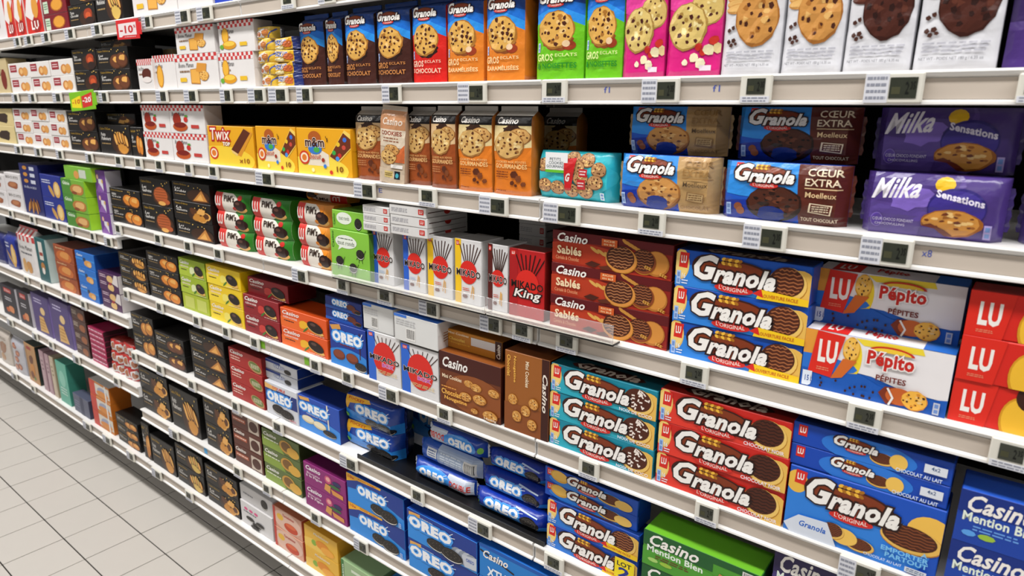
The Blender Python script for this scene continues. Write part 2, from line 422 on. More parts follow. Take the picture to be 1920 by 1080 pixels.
# ---------------------------------------------------------------- pack designs
DES = {}
def des(name, c, top=None, side=None, **kw):
    def deco(fn): DES[name] = dict(c=c, top=top or c, side=side or c, art=fn, **kw); return fn
    return deco
def lu(a, x0, y0, x1, y1, tilt=.01):
    a.P([(x0, y0), (x1, y0-tilt), (x1+tilt, y1), (x0+tilt*.6, y1+tilt)], 'D5281E')
    a.T('LU', x0+(x1-x0)*.22, y0+(y1-y0)*.28, x1-(x1-x0)*.16, y0+(y1-y0)*.8, 'F5F0EA', b=.06)
def gran_logo(a, x0, y0, x1, y1, rib=True, oval='5A2314', wh=True):
    W, Hh = x1-x0, y1-y0
    a.E(x0+.17*W, y0+.62*Hh, .2*W, .42*Hh, '3A140C'); a.E(x0+.55*W, y0+.5*Hh, .42*W, .46*Hh, '3A140C', up=0)
    a.E(x0+.18*W, y0+.62*Hh, .17*W, .37*Hh, '7E3416'); a.E(x0+.56*W, y0+.52*Hh, .37*W, .38*Hh, '7E3416', up=0)
    if wh: a.wheat(x0+.37*W, y0+.9*Hh, .52*Hh, -.03, 'F0B93E')
    if rib:
        a.E(x0+.52*W, y0+.05*Hh, .24*W, .15*Hh, 'CF2A22')
        a.T("L'ORIGINAL", x0+.34*W, y0-.02*Hh, x0+.7*W, y0+.11*Hh, 'F4E9E0', arc=-.3)
    G = ((x0, y0+.2*Hh, x0+.31*W, y0+1.04*Hh), (x0+.26*W, y0+.17*Hh, x0+1.01*W, y0+.78*Hh))
    a.T('G', *G[0], 'F3EFEA', sh=.3, b=.07, oc='2B1410', ow=.055)
    a.T('ranola', *G[1], 'F3EFEA', sh=.32, b=.08, oc='2B1410', ow=.1)
def mk_gran(name, c, light, foot, spr=None, top=None, line=None, yellow=False):
    @des(name, c, top=top or c, side=c, topart=lambda t: (t.E(.5, .4, .35, .35, '3A140C'), t.T('Granola', .2, .15, .8, .75, 'C9B8A8', sh=.2, b=.06)))
    def f(a):
        a.E(.45, .2, .5, .55, light, n=30)
        a.E(.045, .6, .065, .42, 'EBC062'); a.E(.05, .62, .055, .36, 'F2D07C'); lu(a, .025, .52, .095, .93)
        a.nutri(.012, .04, .045, .42)
        a.T('16', .055, .22, .085, .36, 'E8EEF5', b=.04); a.lines(.055, .05, .11, .2, 2, 'E8EEF5')
        a.E(.93, .38, .12, .5, 'E7B856'); a.choc(.84, .52, .135, .44, edge='EDC468', top='4E2212', spr=spr, lines=line or 'A8653C')
        gran_logo(a, .15, .1, .76, .93)
        if yellow:
            a.P([(.64, 0), (1, .0), (1, .17), (.66, .26)], 'F3C81E'); a.P([(.61, .12), (.67, .27), (.69, .05)], 'D5281E'); a.T('OUVERTURE FACILE', .69, .06, .93, .15, 'C2561A', b=.03)
        else:
            a.T(foot, .68, .04, .97, .15, 'EDE9F2', b=.03)
    return f
mk_gran('gran_blue', '1450B4', '2F83DC', '', yellow=True, top='0B2A66')
mk_gran('gran_blue2', '1246A6', '2A78D4', '', yellow=True, top='0B2A66')
mk_gran('gran_turq', '12869E', '2BA9BE', 'NOIX DE COCO', spr='F3E6DC', top='0F5A68')
mk_gran('gran_red', 'C8231A', 'E0392A', 'CHOCOLAT NOIR', line='2A0F08', top='8A1812')
@des('gran_side', '1550BC', top='0B2C70')
def _(a):
    a.E(.5, .35, .45, .5, '2F80DA'); a.R(.03, .5, .1, .95, 'D5281E'); a.T('LU', .045, .6, .085, .85, 'F3EEE8', b=.05)
    a.E(.17, .6, .1, .38, 'E2A93E', rot=-.1); a.E(.175, .64, .09, .3, 'EDBD58')
    a.choc(.72, .42, .14, .34); a.E(.86, .35, .09, .3, 'EBC062'); gran_logo(a, .26, .2, .68, .95, rib=True)
@des('gran_flat', '1446B0', top='0A245E', side='0C2E7C')
def _(a):
    a.E(.5, .45, .3, .6, '2C77D6', n=30); a.R(.04, .42, .1, .92, 'D5281E'); a.T('LU', .05, .55, .09, .82, 'F3EEE8', b=.06)
    a.choc(.59, .38, .08, .27); a.E(.69, .42, .055, .34, 'F0C25A'); gran_logo(a, .28, .35, .56, .92)
    a.T('CHOCOLAT AU LAIT', .68, .05, .95, .22, 'D8E4F6', b=.04); a.R(.84, .35, .97, .72, 'DDE2EA'); a.T('4x2', .88, .5, .93, .66, '30507E', b=.03)
@des('gran_pocket', '1550BC', top='0A245E', side='0C2E7C')
def _(a):
    a.E(.35, .3, .6, .5, '2E7FDA', n=30); a.E(.06, .78, .075, .17, 'EBB948'); lu(a, .04, .76, .115, .95)
    a.E(.93, .62, .14, .24, 'F0BE52'); a.choc(.82, .48, .19, .19); gran_logo(a, .13, .45, .74, .93)
    a.choc(.52, .16, .1, .1); a.E(.42, .2, .09, .12, 'EEC05A'); a.choc(.34, .24, .08, .12)
    a.P([(0, .12), (.1, .3), (.3, .32), (.38, .0), (.05, 0)], 'D5DCE8'); a.T('Granola', .11, .14, .3, .23, '2C66C0', sh=.2, b=.06, oc='F2F5FA', ow=.05)
    a.T('EMPORTER', .66, .22, .95, .29, '7EC4F2', b=.05, slope=-.05); a.T('PARTOUT', .69, .14, .95, .21, '7EC4F2', b=.05); a.T('\u00c0', .9, .3, .94, .36, '7EC4F2', b=.05)
    a.T('CHOCOLAT AU LAIT', .56, .06, .8, .1, 'D8E4F6', b=.03); a.R(.82, .03, .95, .1, 'DDE2EA'); a.lines(.83, .04, .94, .09, 2, '30507E')
def casino(a, x0, y0, x1, y1, col='F3EEE8', oc=None): a.T('Casino', x0, y0, x1, y1, col, sh=.3, b=.045, oc=oc, ow=.05)
@des('sables', '8E1F16', top='4A0F0C', side='5E130E')
def _(a):
    a.R(0, .72, 1, 1, '5E1216'); a.E(.25, .35, .4, .35, 'B4381C', n=30); a.R(0, 0, 1, .06, 'A52A18')
    for k in range(5): a.E(.38+k*.06, .55-.05*k, .045, .05, 'D8A552', n=10, rot=-.5, up=(k == 0)); a.E(.63+k*.03, .92-.05*k, .03, .05, 'C58A3A', n=8, up=0, rot=-.6)
    a.E(.88, .42, .1, .36, 'B4702C'); a.E(.88, .44, .09, .32, 'D08A3C'); a.choc(.78, .45, .1, .36, edge='8A4320', lines='A0603A'); a.choc(.6, .42, .13, .4, edge='D58F42', lines='B4774C')
    a.wheat(.8, .3, .18, -.3, 'DDAA55'); a.wheat(.92, .15, .18, -.3, 'DDAA55')
    a.P([(.3, .1), (.36, .22), (.44, .16), (.38, .04)], '4A1D12'); a.P([(.42, .08), (.5, .16), (.54, .06), (.46, .0)], '5E2918')
    a.R(.44, .72, .57, .93, 'CF5A22'); a.T('RICHE', .46, .84, .55, .9, 'F6D8A8', b=.03); a.T('EN BL\u00c9', .46, .75, .55, .81, 'F6D8A8', b=.03)
    casino(a, .05, .68, .32, .95); a.T('Sabl\u00e9s', .05, .3, .27, .56, 'F1D9B0', b=.06); a.T('C\u00e9r\u00e9ale & Chocolat', .04, .13, .25, .24, 'E0A87A')
@des('pepito', '1858B4', top='E4E2E4', side='123E84', topart=lambda t: (t.R(.1, 0, .3, 1, 'D2261C'), t.T('LU', .14, .2, .24, .8, 'EFE8E2', b=.06), t.R(.8, 0, 1, 1, '2468C4'), t.T('P\u00e9pito', .4, .2, .62, .8, 'C22A22', b=.06)))
def _(a):
    a.P([(0, .3), (0, 1), (1, 1), (1, .25), (.72, .28), (.5, .4), (.3, .42)], 'E9E5E6')
    a.P([(0, .3), (0, 1), (.09, 1), (.05, .24)], 'E39A3A'); a.E(.36, .62, .06, .32, 'F1D22C', n=20)
    a.P([(.36, .98), (.8, 1), (.82, .9), (.42, .88)], 'F0D63A'); a.E(.1, .45, .3, .14, '2A6FCB', n=16); a.P([(0, .0), (0, .33), (.22, .32), (.42, .4), (.55, .28), (.8, .2), (1, .28), (1, 0)], '1858B4')
    a.P([(.24, .3), (.4, .65), (.3, .48), (.2, .22)], 'CF6A26'); a.cookie(.34, .78, .06, .2, 'F0BC52', 'D9962E', '40190E', 9, seed=4); a.P([(.29, .6), (.39, .6), (.3, .28), (.22, .23)], 'D06A28')
    a.P([(.05, .28), (.09, 1), (.29, .97), (.22, .24)], 'DB2A1C'); a.T('LU', .11, .47, .245, .86, 'F1ECE6', b=.07); a.lines(.11, .33, .2, .4, 2, 'E78A6A')
    a.T('15', .035, .1, .065, .2, '1E4E9E', b=.05, oc='DFE8F4', ow=.8)
    a.E(.61, .84, .15, .1, 'C8321E', a0=0, a1=180, n=16); a.E(.61, .84, .13, .07, 'F3C83A', a0=0, a1=180, n=14)
    a.T('P\u00e9pito', .455, .54, .765, .84, 'C4261E', b=.075, oc='F2ECE8', ow=.09); a.T('P\u00c9PITES', .53, .37, .73, .49, '6E2418', b=.05)
    a.P([(.56, .18), (.6, .3), (.7, .32), (.74, .05), (.62, .02)], '7A2F18'); a.E(.7, .18, .09, .14, 'C25E28'); a.cookie(.8, .17, .085, .16, 'F0B446', 'D68A2A', '40190E', 10, seed=9); a.S([(.62, .28), (.66, .14), (.64, .02)], .03, 'E8E4E0')
    a.up(); r = random.Random(5)
    for i in range(14): a.E(.15+.4*r.random(), .03+.2*r.random(), .009, .025, '3A1810', n=7, up=0)
    a.nutri(.92, .03, .96, .22, 'C4CAD6')
@des('lu_box', 'D4261C', top='9A1A14', side='8A1610')
def _(a):
    a.R(.62, 0, 1, 1, 'EDE6E0'); a.E(.5, .3, .14, .55, 'D29420'); a.E(.5, .32, .125, .48, 'EDB832'); a.E(.55, .85, .1, .3, '3A1A10', n=18)
    a.P([(0, 0), (0, 1), (.32, 1), (.27, 0)], 'DB2A1C'); a.T('LU', .08, .26, .24, .78, 'F1ECE6', b=.07); a.lines(.08, .1, .2, .18, 2, 'E78A6A')
    a.T('P\u00e9pito', .66, .42, .98, .72, 'CE2A20', b=.07); a.R(.62, 0, 1, .18, 'D4261C'); a.T('Chocolat', .66, .04, .9, .14, 'F4E8DE', sh=.2, b=.03)
def mk_coeur(name, right, dark, txt, chipc, foot):
    @des(name, '1A54C0', top='123C96', side=right if dark else 'A98A5E')
    def f(a):
        a.E(.3, .8, .5, .4, '2F8CE0', n=24); a.E(.3, .15, .4, .2, '12309A', n=18)
        a.P([(.66, 0), (.62, 1), (1, 1), (1, 0)], right)
        a.R(.12, .85, .18, .98, 'D5281E'); a.T('LU', .13, .88, .17, .95, 'F3EEE8', b=.06)
        a.E(.46, .3, .22, .3, '7A4A20' if not dark else '1C0D08', n=24)
        a.cookie(.46, .33, .22, .29, 'C98F4C' if not dark else '4A2315', 'A56A30' if not dark else '2A120A', chipc, 14, seed=11, hi='DDAE6C' if not dark else '6A3824')
        a.E(.44, .13, .11, .14, '10308C' if not dark else '0E2A7A', n=18, wob=.08)
        a.E(.17, .22, .035, .07, '8A4A28'); a.E(.19, .15, .035, .07, '9C5A34', up=0); a.nutri(.07, .06, .11, .28)
        gran_logo(a, .12, .6, .6, .96)
        t = 'E8C998' if dark else '9A7442'; t2 = 'F0DDBE' if dark else 'F2E6CE'
        a.T('C\u0152UR', .7, .82, .96, .94, t2 if dark else t, b=.02); a.T('EXTRA', .69, .66, .95, .78, t2 if dark else t, b=.02); a.R(.69, .61, .96, .625, t)
        a.T('Moelleux', .7, .47, .93, .56, t if dark else '5A4630', b=.01)
        a.P([(.73, .22), (.74, .38), (.91, .36), (.9, .19)], t2 if dark else '8C6A44'); a.P([(.745, .235), (.752, .365), (.9, .345), (.89, .205)], right if dark else 'B29466'); a.lines(.76, .23, .885, .345, 3, t2 if dark else '6A4C2E')
        a.T(foot, .68, .07, .95, .13, t2 if dark else '8C6A44', b=.02)
mk_coeur('coeur_beige', 'B8935F', False, '', '6A3A1E', 'CHOCOLAT')
mk_coeur('coeur_choc', '5A2418', True, '', '1A0A06', 'TOUT CHOCOLAT')
@des('milka', '4A357C', top='2E1E5C', side='3A2868')
def _(a):
    a.E(.3, .25, .5, .4, '58438E', n=26); a.E(.3, .85, .42, .38, '563F8A', n=26); a.E(.26, .9, .42, .38, '4A357C', n=26); a.E(.35, .62, .16, .2, '7C62BC', n=16, wob=.2)
    a.T('Milka', .07, .6, .42, .93, 'F2EEF6', sh=.45, b=.04, slope=.15)
    a.E(.58, .86, .07, .12, 'E8B820', n=12); a.E(.68, .5, .2, .32, '2C2070', n=26); a.E(.68, .48, .19, .3, '3C2E88', n=26)
    a.T('Sensations', .53, .6, .86, .72, 'ECE6F6', b=.06, slope=-1.1)
    a.cookie(.66, .26, .21, .22, 'C98A3C', '9A5A1E', '6A2F18', 10, seed=6); a.P([(.46, .2), (.52, .24), (.62, .15), (.68, .06), (.6, .04)], '6A2A18'); a.P([(.44, .02), (.46, .19), (.55, .16), (.64, .02)], '4A357C')
    a.E(.13, .23, .045, .12, '8A74C4', n=16); a.E(.13, .23, .04, .11, '553A9A', n=16); a.T('C\u0152UR CHOCO FONDANT', .1, .22, .4, .27, 'DCD4EC'); a.T('CHOCOVULLING', .12, .15, .34, .19, 'DCD4EC')
    a.nutri(.88, .05, .93, .28, 'A89AD0')
@des('petits', '2BB3C0', top='1E8E9C', side='1F9FAE', stickers=[((.16, .55, .45, .97), lambda t: (t.R(0, 0, 1, 1, 'E9EAEA'), t.R(0, 0, 1, .14, '63B82E'), t.T('PETITS', .2, .6, .7, .74, '4A5A60'), t.T('COOKIES', .16, .42, .82, .56, '4A5A60'), t.T('GOURMANDS', .06, .24, .94, .38, '4A5A60')), 'white and green paper sticker')])
def _(a):
    a.E(.5, .5, .5, .44, '3CC4D0', n=26)
    k = 0
    for (x, y) in ((.13, .7), (.5, .86), (.68, .84), (.83, .66), (.56, .68), (.15, .27), (.32, .24), (.5, .2), (.68, .2), (.8, .4), (.62, .46)):
        k += 1; a.cookie(x, y, .095, .15, 'B98A5C', '7C4E2E', '38180E', 7, seed=k)
    a.P([(.42, .2), (.4, .85), (.56, .88), (.5, .2)], 'C01C20'); a.R(.6, .5, .7, .66, 'C2242A'); a.R(.58, .24, .68, .44, 'C2242A', up=0); a.lines(.61, .52, .69, .64, 2, 'F2DADA'); a.lines(.59, .28, .67, .4, 2, 'F2DADA')
    a.T('G', .43, .38, .49, .56, 'F2E6E2', sh=.4, b=.08); a.nutri(.86, .05, .91, .2, 'E6F0F0')
def mk_bag(name, low, cookiec, txt2, side, tcol='C98448', kind='choc'):
    @des(name, low, top='1254B4', side=side)
    def f(a):
        a.R(0, .62, 1, 1, '1C6FD2'); a.P([(0, .56), (0, .7), (.5, .78), (1, .66), (1, .52), (.6, .6)], '2D92E8'); a.P([(0, .5), (0, .6), (.5, .68), (1, .56), (1, .4)], low); a.R(0, 0, 1, .5, low)
        a.P([(0, .84), (0, 1), (1, 1), (1, .78), (.5, .86)], '0F3C86')
        a.E(.5, .4, .33, .09, '2A130C' if kind == 'choc' else '8A4A20', wob=.1)
        a.cookie(.45, .53, .4, .2, 'DDAA54', 'A8702C', '4A2010', 20, seed=len(name))
        if kind != 'choc': a.E(.74, .36, .13, .05, '9A3A1E'); a.E(.68, .38, .08, .035, 'E8C8A0')
        a.nutri(.04, .3, .1, .4, 'BFD0EE')
        gran_logo(a, .06, .78, .8, .93, rib=True, wh=False)
        t1 = 'DDEA9A' if 'green' in name else tcol; a.T('GROS', .04, .2, .42, .28, t1, b=.05); a.T('ECLATS', .46, .245, .9, .28, t1, b=.03); a.T('DE', .05, .13, .12, .18, tcol, b=.03); a.T(txt2, .14 if len(txt2) < 11 else .04, .12, .9, .18, tcol, b=.05)
mk_bag('bag_choc', '43211A', '', 'CHOCOLAT', '2E1611')
mk_bag('bag_red', 'D4231C', '', 'CHOCOLAT', 'A81A14', 'F0C8B0')
mk_bag('bag_orange', 'E08028', '', 'CARAM\u00c9LIS\u00c9ES', 'C86A1E', 'F4D49A', 'nut')
mk_bag('bag_green', '6CC01E', '', '& NOISETTES', '58A818', '2A8A2A', 'nut')
@des('bag_pink', 'D8207E', side='B01866')
def _(a):
    a.E(.3, .8, .5, .2, 'E4409A', n=20)
    a.cookie(.72, .62, .3, .16, 'D6B86C', 'A88844', '4A1A14', 9, seed=3, hi='ECD898'); a.cookie(.38, .46, .38, .22, 'D8BC70', 'A88440', '4A1A14', 13, seed=8, hi='F0DFA2')
    for i, (x, y, r, c) in enumerate([(.62, .27, .07, 'B8281E'), (.7, .22, .06, 'C23022'), (.88, .33, .08, 'C23022'), (.8, .24, .1, 'EADFB4'), (.95, .26, .09, 'E4CC94'), (.55, .17, .08, 'EFE4BC'), (.66, .12, .09, 'EFE6C4'), (.38, .13, .06, 'F2E8C8')]): a.E(x, y, r, r*.55, c, n=8, wob=.15, seed=i, up=(i == 0))
    a.R(.66, .05, .86, .1, 'E8D8E4')
def mk_white(name, dark):
    @des(name, 'DDDDE2', side='C9C9CE')
    def f(a):
        cc = ('4A2218', '3A170F', '2A100A', '5E3022') if dark else ('C98E48', 'A66A2C', '4A2214', 'DDAE66')
        for k in range(4): a.E(.24, .74-.05*k, .22, .045, cc[0], n=18, rot=.1); a.E(.24, .745-.05*k, .21, .032, cc[3], n=18, rot=.1)
        a.cookie(.58, .5, .37, .25, cc[0], cc[1], cc[2], 12, seed=5 if dark else 9, hi=cc[3])
        a.E(.8, .8, .13, .085, '3FAE2A'); a.T('SANS', .72, .805, .88, .84, 'E8F6E2', b=.03); a.T('HUILE', .72, .75, .88, .785, 'E8F6E2', b=.03)
        for i, (x, y) in enumerate([(.1, .4), (.18, .42), (.1, .3), (.16, .27), (.24, .28), (.2, .31)]): a.E(x, y, .04, .02, '4A2A20', n=5, wob=.3, seed=i, up=(i == 0))
        a.lines(.08, .13, .9, .22, 3, 'B9B9C2', seed=4); a.T('NET WT - POIDS NET 180 g / 6.35 oz', .06, .07, .85, .1, '6A6A72')
mk_white('white_light', False); mk_white('white_dark', True)
@des('violet_bag', '3B2560', side='2A1A48')
def _(a): a.R(0, 0, 1, .35, '4A3078'); a.T('Milka', .1, .6, .9, .8, 'DCD4EC', sh=.4, b=.04)
def mk_casbag(name, c, band, txt, title='GOURMANDES'):
    @des(name, c, top='D8D2CA', side='7A4018' if c < 'C' else 'B06820')
    def f(a):
        a.R(0, .93, 1, 1, 'D5CFC6'); a.R(0, .5, 1, .85, 'E4CE96' if c > 'C' else 'D6B487'); a.P([(0, .42), (0, .52), (1, .58), (1, .35)], c)
        a.R(0, .83, 1, .945, '17100E'); a.T('Casino', .12, .85, .7, .93, 'EFE9E2', sh=.3, b=.045)
        a.E(.55, .78, .22, .06, '3A2216', wob=.2, seed=3); a.cookie(.72, .7, .28, .1, 'C99A5A', '8E5C2C', '4A2414', 8, seed=2)
        a.cookie(.44, .6, .42, .17, 'D4AA66', '9C6A34', '5A3018', 14, seed=7, hi='EBCF92')
        a.T('COOKIES AUX P\u00c9PITES', .08, .385, .9, .42, 'F0BE7A' if c > 'C' else 'E0A868', b=.03); a.T(title, .08, .32, .92, .375, 'F4CC8A' if c > 'C' else 'E8B878', b=.04)
        a.lines(.1, .2, .45, .29, 3, '7A3A18' if c > 'C' else 'C08050')
        for i, (x, y, r) in enumerate([(.6, .25, .1), (.72, .2, .09), (.55, .15, .06), (.85, .14, .07), (.66, .12, .05)]): a.E(x, y, r, r*.45, ('5A2A16', '7A4020')[i % 2], n=6, wob=.25, seed=i, up=(i == 0))
        a.lines(.1, .04, .4, .06, 1, '7A3A18')
mk_casbag('cas_brown', '9A4A1E', 0, ''); mk_casbag('cas_orange', 'DD7A22', 0, '')
@des('cas_fair', 'C9B49A', top='C4B8A8', side='A88A70')
def _(a):
    a.R(0, .72, 1, 1, 'C08A62'); a.T('Casino', .16, .8, .92, .9, 'E8D8C8', sh=.3, b=.045); a.R(0, .5, 1, .74, 'DCCBB4'); a.T('COOKIES', .1, .66, .9, .72, '8E3C28', b=.05); a.lines(.2, .56, .8, .64, 2, '9A6A50')
    a.P([(.5, .3), (1, .55), (1, .3)], 'CF6A38'); a.cookie(.55, .46, .3, .08, 'D09A58', '8E5C2C', '4A2414', 7, seed=2); a.cookie(.42, .36, .34, .1, 'D4AA66', '9C6A34', '5A3018', 9, seed=5)
    a.R(0, 0, 1, .2, 'CBB8A0'); a.R(.55, .22, .95, .27, 'ECE6E0'); a.R(.3, .08, .62, .17, 'D9C078'); a.R(.68, .07, .88, .18, '16202A'); a.E(.78, .12, .06, .035, '4AA8B8', n=10); a.lines(.32, .1, .6, .15, 2, '7A6230')
@des('twix', 'E8A81C', top='B87A12', side='C98A14')
def _(a):
    a.E(.3, .15, .7, .35, 'F3CE3A', n=24); a.P([(.55, .35), (.85, .95), (1, .85), (.72, .25)], 'D9922A'); a.P([(.52, .42), (.82, .95), (.95, .85), (.66, .32)], '5E2A14'); a.P([(.52, .42), (.66, .32), (.64, .26), (.54, .34)], 'E8C478')
    a.T('Twix', .07, .64, .5, .95, 'F4E8D8', sh=.1, b=.03, oc='B82018', ow=.13, slope=.05); a.T('TOP', .34, .5, .5, .6, 'F4EEE4', b=.08, oc='B06A18', ow=.1)
    a.E(.12, .3, .1, .16, 'D0301E', n=18); a.E(.12, .3, .075, .12, 'F1E2C8', n=16); a.E(.12, .3, .05, .08, 'E07A2A', n=12); a.T('x10', .68, .1, .9, .22, '9A5A14', b=.04)
@des('mms', 'E9A71A', top='C08614', side='D39616')
def _(a):
    a.E(.35, .12, .6, .3, 'F5D84A', n=24); a.P([(.28, .5), (.4, .58), (.6, .45), (.6, .2), (.2, .2)], 'E8DCC8'); a.P([(.6, .4), (.9, .98), (1, .9), (1, .6), (.78, .3)], 'F0CC60'); a.P([(.62, .42), (.88, .92), (1, .8), (1, .62), (.76, .32)], '6A2E18')
    a.up()
    for i, (x, y, c) in enumerate([(.7, .5, '3CA84A'), (.78, .68, 'E8C030'), (.8, .45, 'C8302A'), (.9, .78, '3A70D0'), (.76, .38, '4A90E0'), (.88, .62, 'C84A3A')]): a.E(x, y, .035, .05, c, n=10, up=0)
    a.E(.35, .8, .12, .14, 'B05A1E', n=16); a.E(.35, .56, .13, .12, '3A78C8', n=14); a.E(.38, .54, .06, .06, '48A848', n=10)
    a.T("m&m", .17, .6, .53, .8, '43200F', b=.05, oc='F1E8DC', ow=.05); a.T("'s", .56, .72, .6, .84, '43200F', b=.05)
    a.E(.14, .36, .1, .15, 'D0381E', n=18); a.E(.14, .36, .075, .11, 'F1DCC0', n=16); a.E(.14, .36, .045, .07, 'E07A2A', n=12)
    a.T('biscuit', .25, .34, .46, .46, 'C0563A', sh=.3, b=.02, slope=.1); a.T('10', .74, .1, .86, .22, '8A5210', b=.05); a.up()
    for i, (x, y, c) in enumerate([(.5, .33, 'A03018'), (.53, .2, '3A80D8'), (.64, .08, 'D03A2A'), (.3, .1, 'F8F0B0')]): a.E(x, y, .03, .045, c, n=10, up=0)
def mk_pims(name, c2, fruit):
    @des(name, 'E6DED2', top=c2, side=c2)
    def f(a):
        a.R(.62, 0, 1, 1, c2); a.E(.55, .5, .25, .5, 'E6DED2', n=20); a.R(0, 0, .33, 1, 'CC2A22'); a.R(.32, 0, .345, 1, 'E8D8CC')
        a.T('LU', .1, .25, .27, .8, 'F1E4DE', b=.07); a.E(.8, .22, .15, .2, 'E3B060', n=16); a.E(.8, .42, .15, .3, '2A120C', n=18); a.E(.76, .52, .06, .08, '5A3A30', n=10); a.E(.82, .82, .06, .13, fruit, n=12); a.E(.66, .22, .05, .1, fruit, n=10)
        a.T("PiM's", .38, .56, .68, .9, '3A2A20', b=.06)
mk_pims('pims_green', '2C7A22', 'C42A20'); mk_pims('pims_orange', 'DE8A2C', 'E88A1E')
@des('mini_green', '86C440', top='5E9428', side='4E7E24')
def _(a):
    a.T('Casino', .04, .6, .1, .95, '2E6A1C', rot=90, b=.04); a.E(.42, .76, .28, .14, 'E9EFE2', n=20); a.P([(.2, .56), (.25, .68), (.36, .66)], 'E9EFE2', up=0); a.lines(.22, .8, .6, .84, 1, '4A5A40'); a.T('tout ronds', .2, .69, .64, .78, '4A5A40')
    for i, (x, y) in enumerate([(.78, .55), (.24, .34), (.6, .24)]):
        a.S([(x-.1, y-.12), (x-.04, y-.02)], .015, '20201C'); a.S([(x+.1, y+.02), (x+.14, y+.1)], .015, '20201C', up=0); a.S([(x-.03, y-.1), (x-.04, y-.18)], .015, '20201C', up=0); a.S([(x+.04, y-.1), (x+.05, y-.18)], .015, '20201C', up=0); a.oreo(x, y, .1, .1)
@des('mini_green_top', '86C440', top='5E9428', side='4E7E24')
def _(a): a.E(.35, .6, .22, .32, 'E9EFE2', n=18); a.T('tout ronds', .2, .5, .5, .72, '4A5A40'); a.oreo(.75, .4, .1, .3); a.T('Casino', .03, .2, .09, .8, '2E6A1C', rot=90, b=.04)
def mk_mik(name, strip, body='DCDADA', dark=False, king=False, box=False):
    @des(name, body, top='8E8C8A' if not dark else '6E2A22', side='CFCDCC' if not dark else '7E1A16')
    def f(a):
        a.R(0, 0, .5 if dark and not king else .24, 1, strip); a.R(.05, .9, .17, .97, 'D5281E'); a.T('LU', .07, .915, .15, .955, 'F3EEE8', b=.05)
        cx = .56; r = random.Random(3)
        for i in range(7):
            an = -.5+i*.16; a.S([(cx+an*.3, .6), (cx+.06+an*.85, .9+.06*r.random())], .018, '3E2118' if not dark else '1E0D0A', up=(i == 0))
        R = .33 if not box else .35
        a.E(cx-.04, .5, R, R*a.w/a.h*1.05, 'D8281E', n=28)
        a.T('MIKADO', .06, .43, .98, .54, '1C1210', b=.05, oc='F0E8E2' if not dark else 'D8281E', ow=.04, slope=-.1)
        if king: a.T('King', .14, .26, .92, .42, 'F0EAE4', sh=.2, b=.04, oc='1C1210', ow=.12)
        elif box: a.T('BOX', .45, .33, .8, .41, 'C23AA0', b=.08, oc='F0E4F0', ow=.06); a.lines(.3, .18, .9, .26, 3, 'E0C48A')
        else:
            a.S([(.62, .12), (.68, .3)], .02, 'D9A860'); a.S([(.72, .1), (.72, .28)], .02, 'D9A860', up=0); a.E(.4, .12, .12, .03, '6A2A18', n=6, wob=.2); a.lines(.3, .2, .56, .26, 2, 'A8BCD8' if strip == '2B60C8' else 'C84A2A')
mk_mik('mik_blue', '2B60C8'); mk_mik('mik_yellow', 'F0C21C'); mk_mik('mik_dark', '55150F'); mk_mik('mik_king', 'A8161A', 'B81A1C', True, True); mk_mik('mik_box', '2B66CE', box=True)
@des('mik_lying', 'D9D7D5', top='D2D0CE', side='CBC9C7', sideart=lambda t: (t.S([(.05, .5), (.95, .55)], .1, '3A1E16'), t.E(.5, .5, .08, .35, 'B02A22')))
def _(a): a.lines(.06, .3, .5, .75, 3, 'A8A6AC'); a.R(.8, .3, .94, .8, 'C8281E'); a.T('LU', .83, .4, .91, .7, 'F0E6E0', b=.04)
@des('mikbox_lying', 'DADAD8', top='3E78D8', side='D2D0CE', sideart=lambda t: [t.S([(.2, .3+.1*k), (.9, .5+.05*k)], .03, '8A5A20') for k in range(4)])
def _(a): a.R(0, .9, .3, 1, '3E78D8'); a.bars(.28, .1, .5, .55, 4); a.lines(.05, .6, .5, .85, 3, 'C2C2C4')
@des('minicook', '6A3216', top='8A4C1E', side='3C160E')
def _(a):
    a.R(0, .68, 1, 1, '46180F'); a.E(.6, .35, .5, .35, '8E4C20', n=24); casino(a, .06, .73, .48, .92); a.T('Mini Cookies', .05, .53, .38, .6, 'F1D9B8', b=.05)
    for i, (x, y, rx) in enumerate([(.5, .55, .08), (.62, .52, .09), (.9, .52, .09), (.45, .3, .1), (.68, .33, .11), (.85, .1, .12), (.6, .1, .06)]): a.cookie(x, y, rx, rx*.8, 'D29448', 'A8661E', '5A2814', 6, seed=i+2)
    a.lines(.05, .36, .3, .4, 1, 'E8A24A'); a.T('Chocolat', .05, .24, .38, .34, 'F0B450', b=.05); a.T('Nougatine', .1, .13, .48, .22, 'F0B450', b=.05); a.T('14x40g', .76, .02, .95, .07, 'F1E0C8', b=.03)
@des('minicook_back', 'BD7A24', top='A86A1E', side='3C160E')
def _(a): a.R(0, 0, .08, 1, '3C1A10'); a.T('Casino', .015, .15, .065, .9, 'EFE2D2', rot=90, sh=.3, b=.04); a.T('Mini Cookies', .14, .78, .48, .9, 'F4E2C2', b=.04); a.T('Chocolat', .15, .45, .42, .62, 'F2C95A', b=.05); a.T('Nougatine', .15, .26, .5, .4, 'E0A838', b=.04); a.R(.52, .42, .92, .85, 'DCD8D6'); a.R(.9, 0, 1, 1, '3C1A10'); a.T('Casino', .92, .1, .98, .85, 'EFE2D2', rot=90, sh=.3, b=.04)
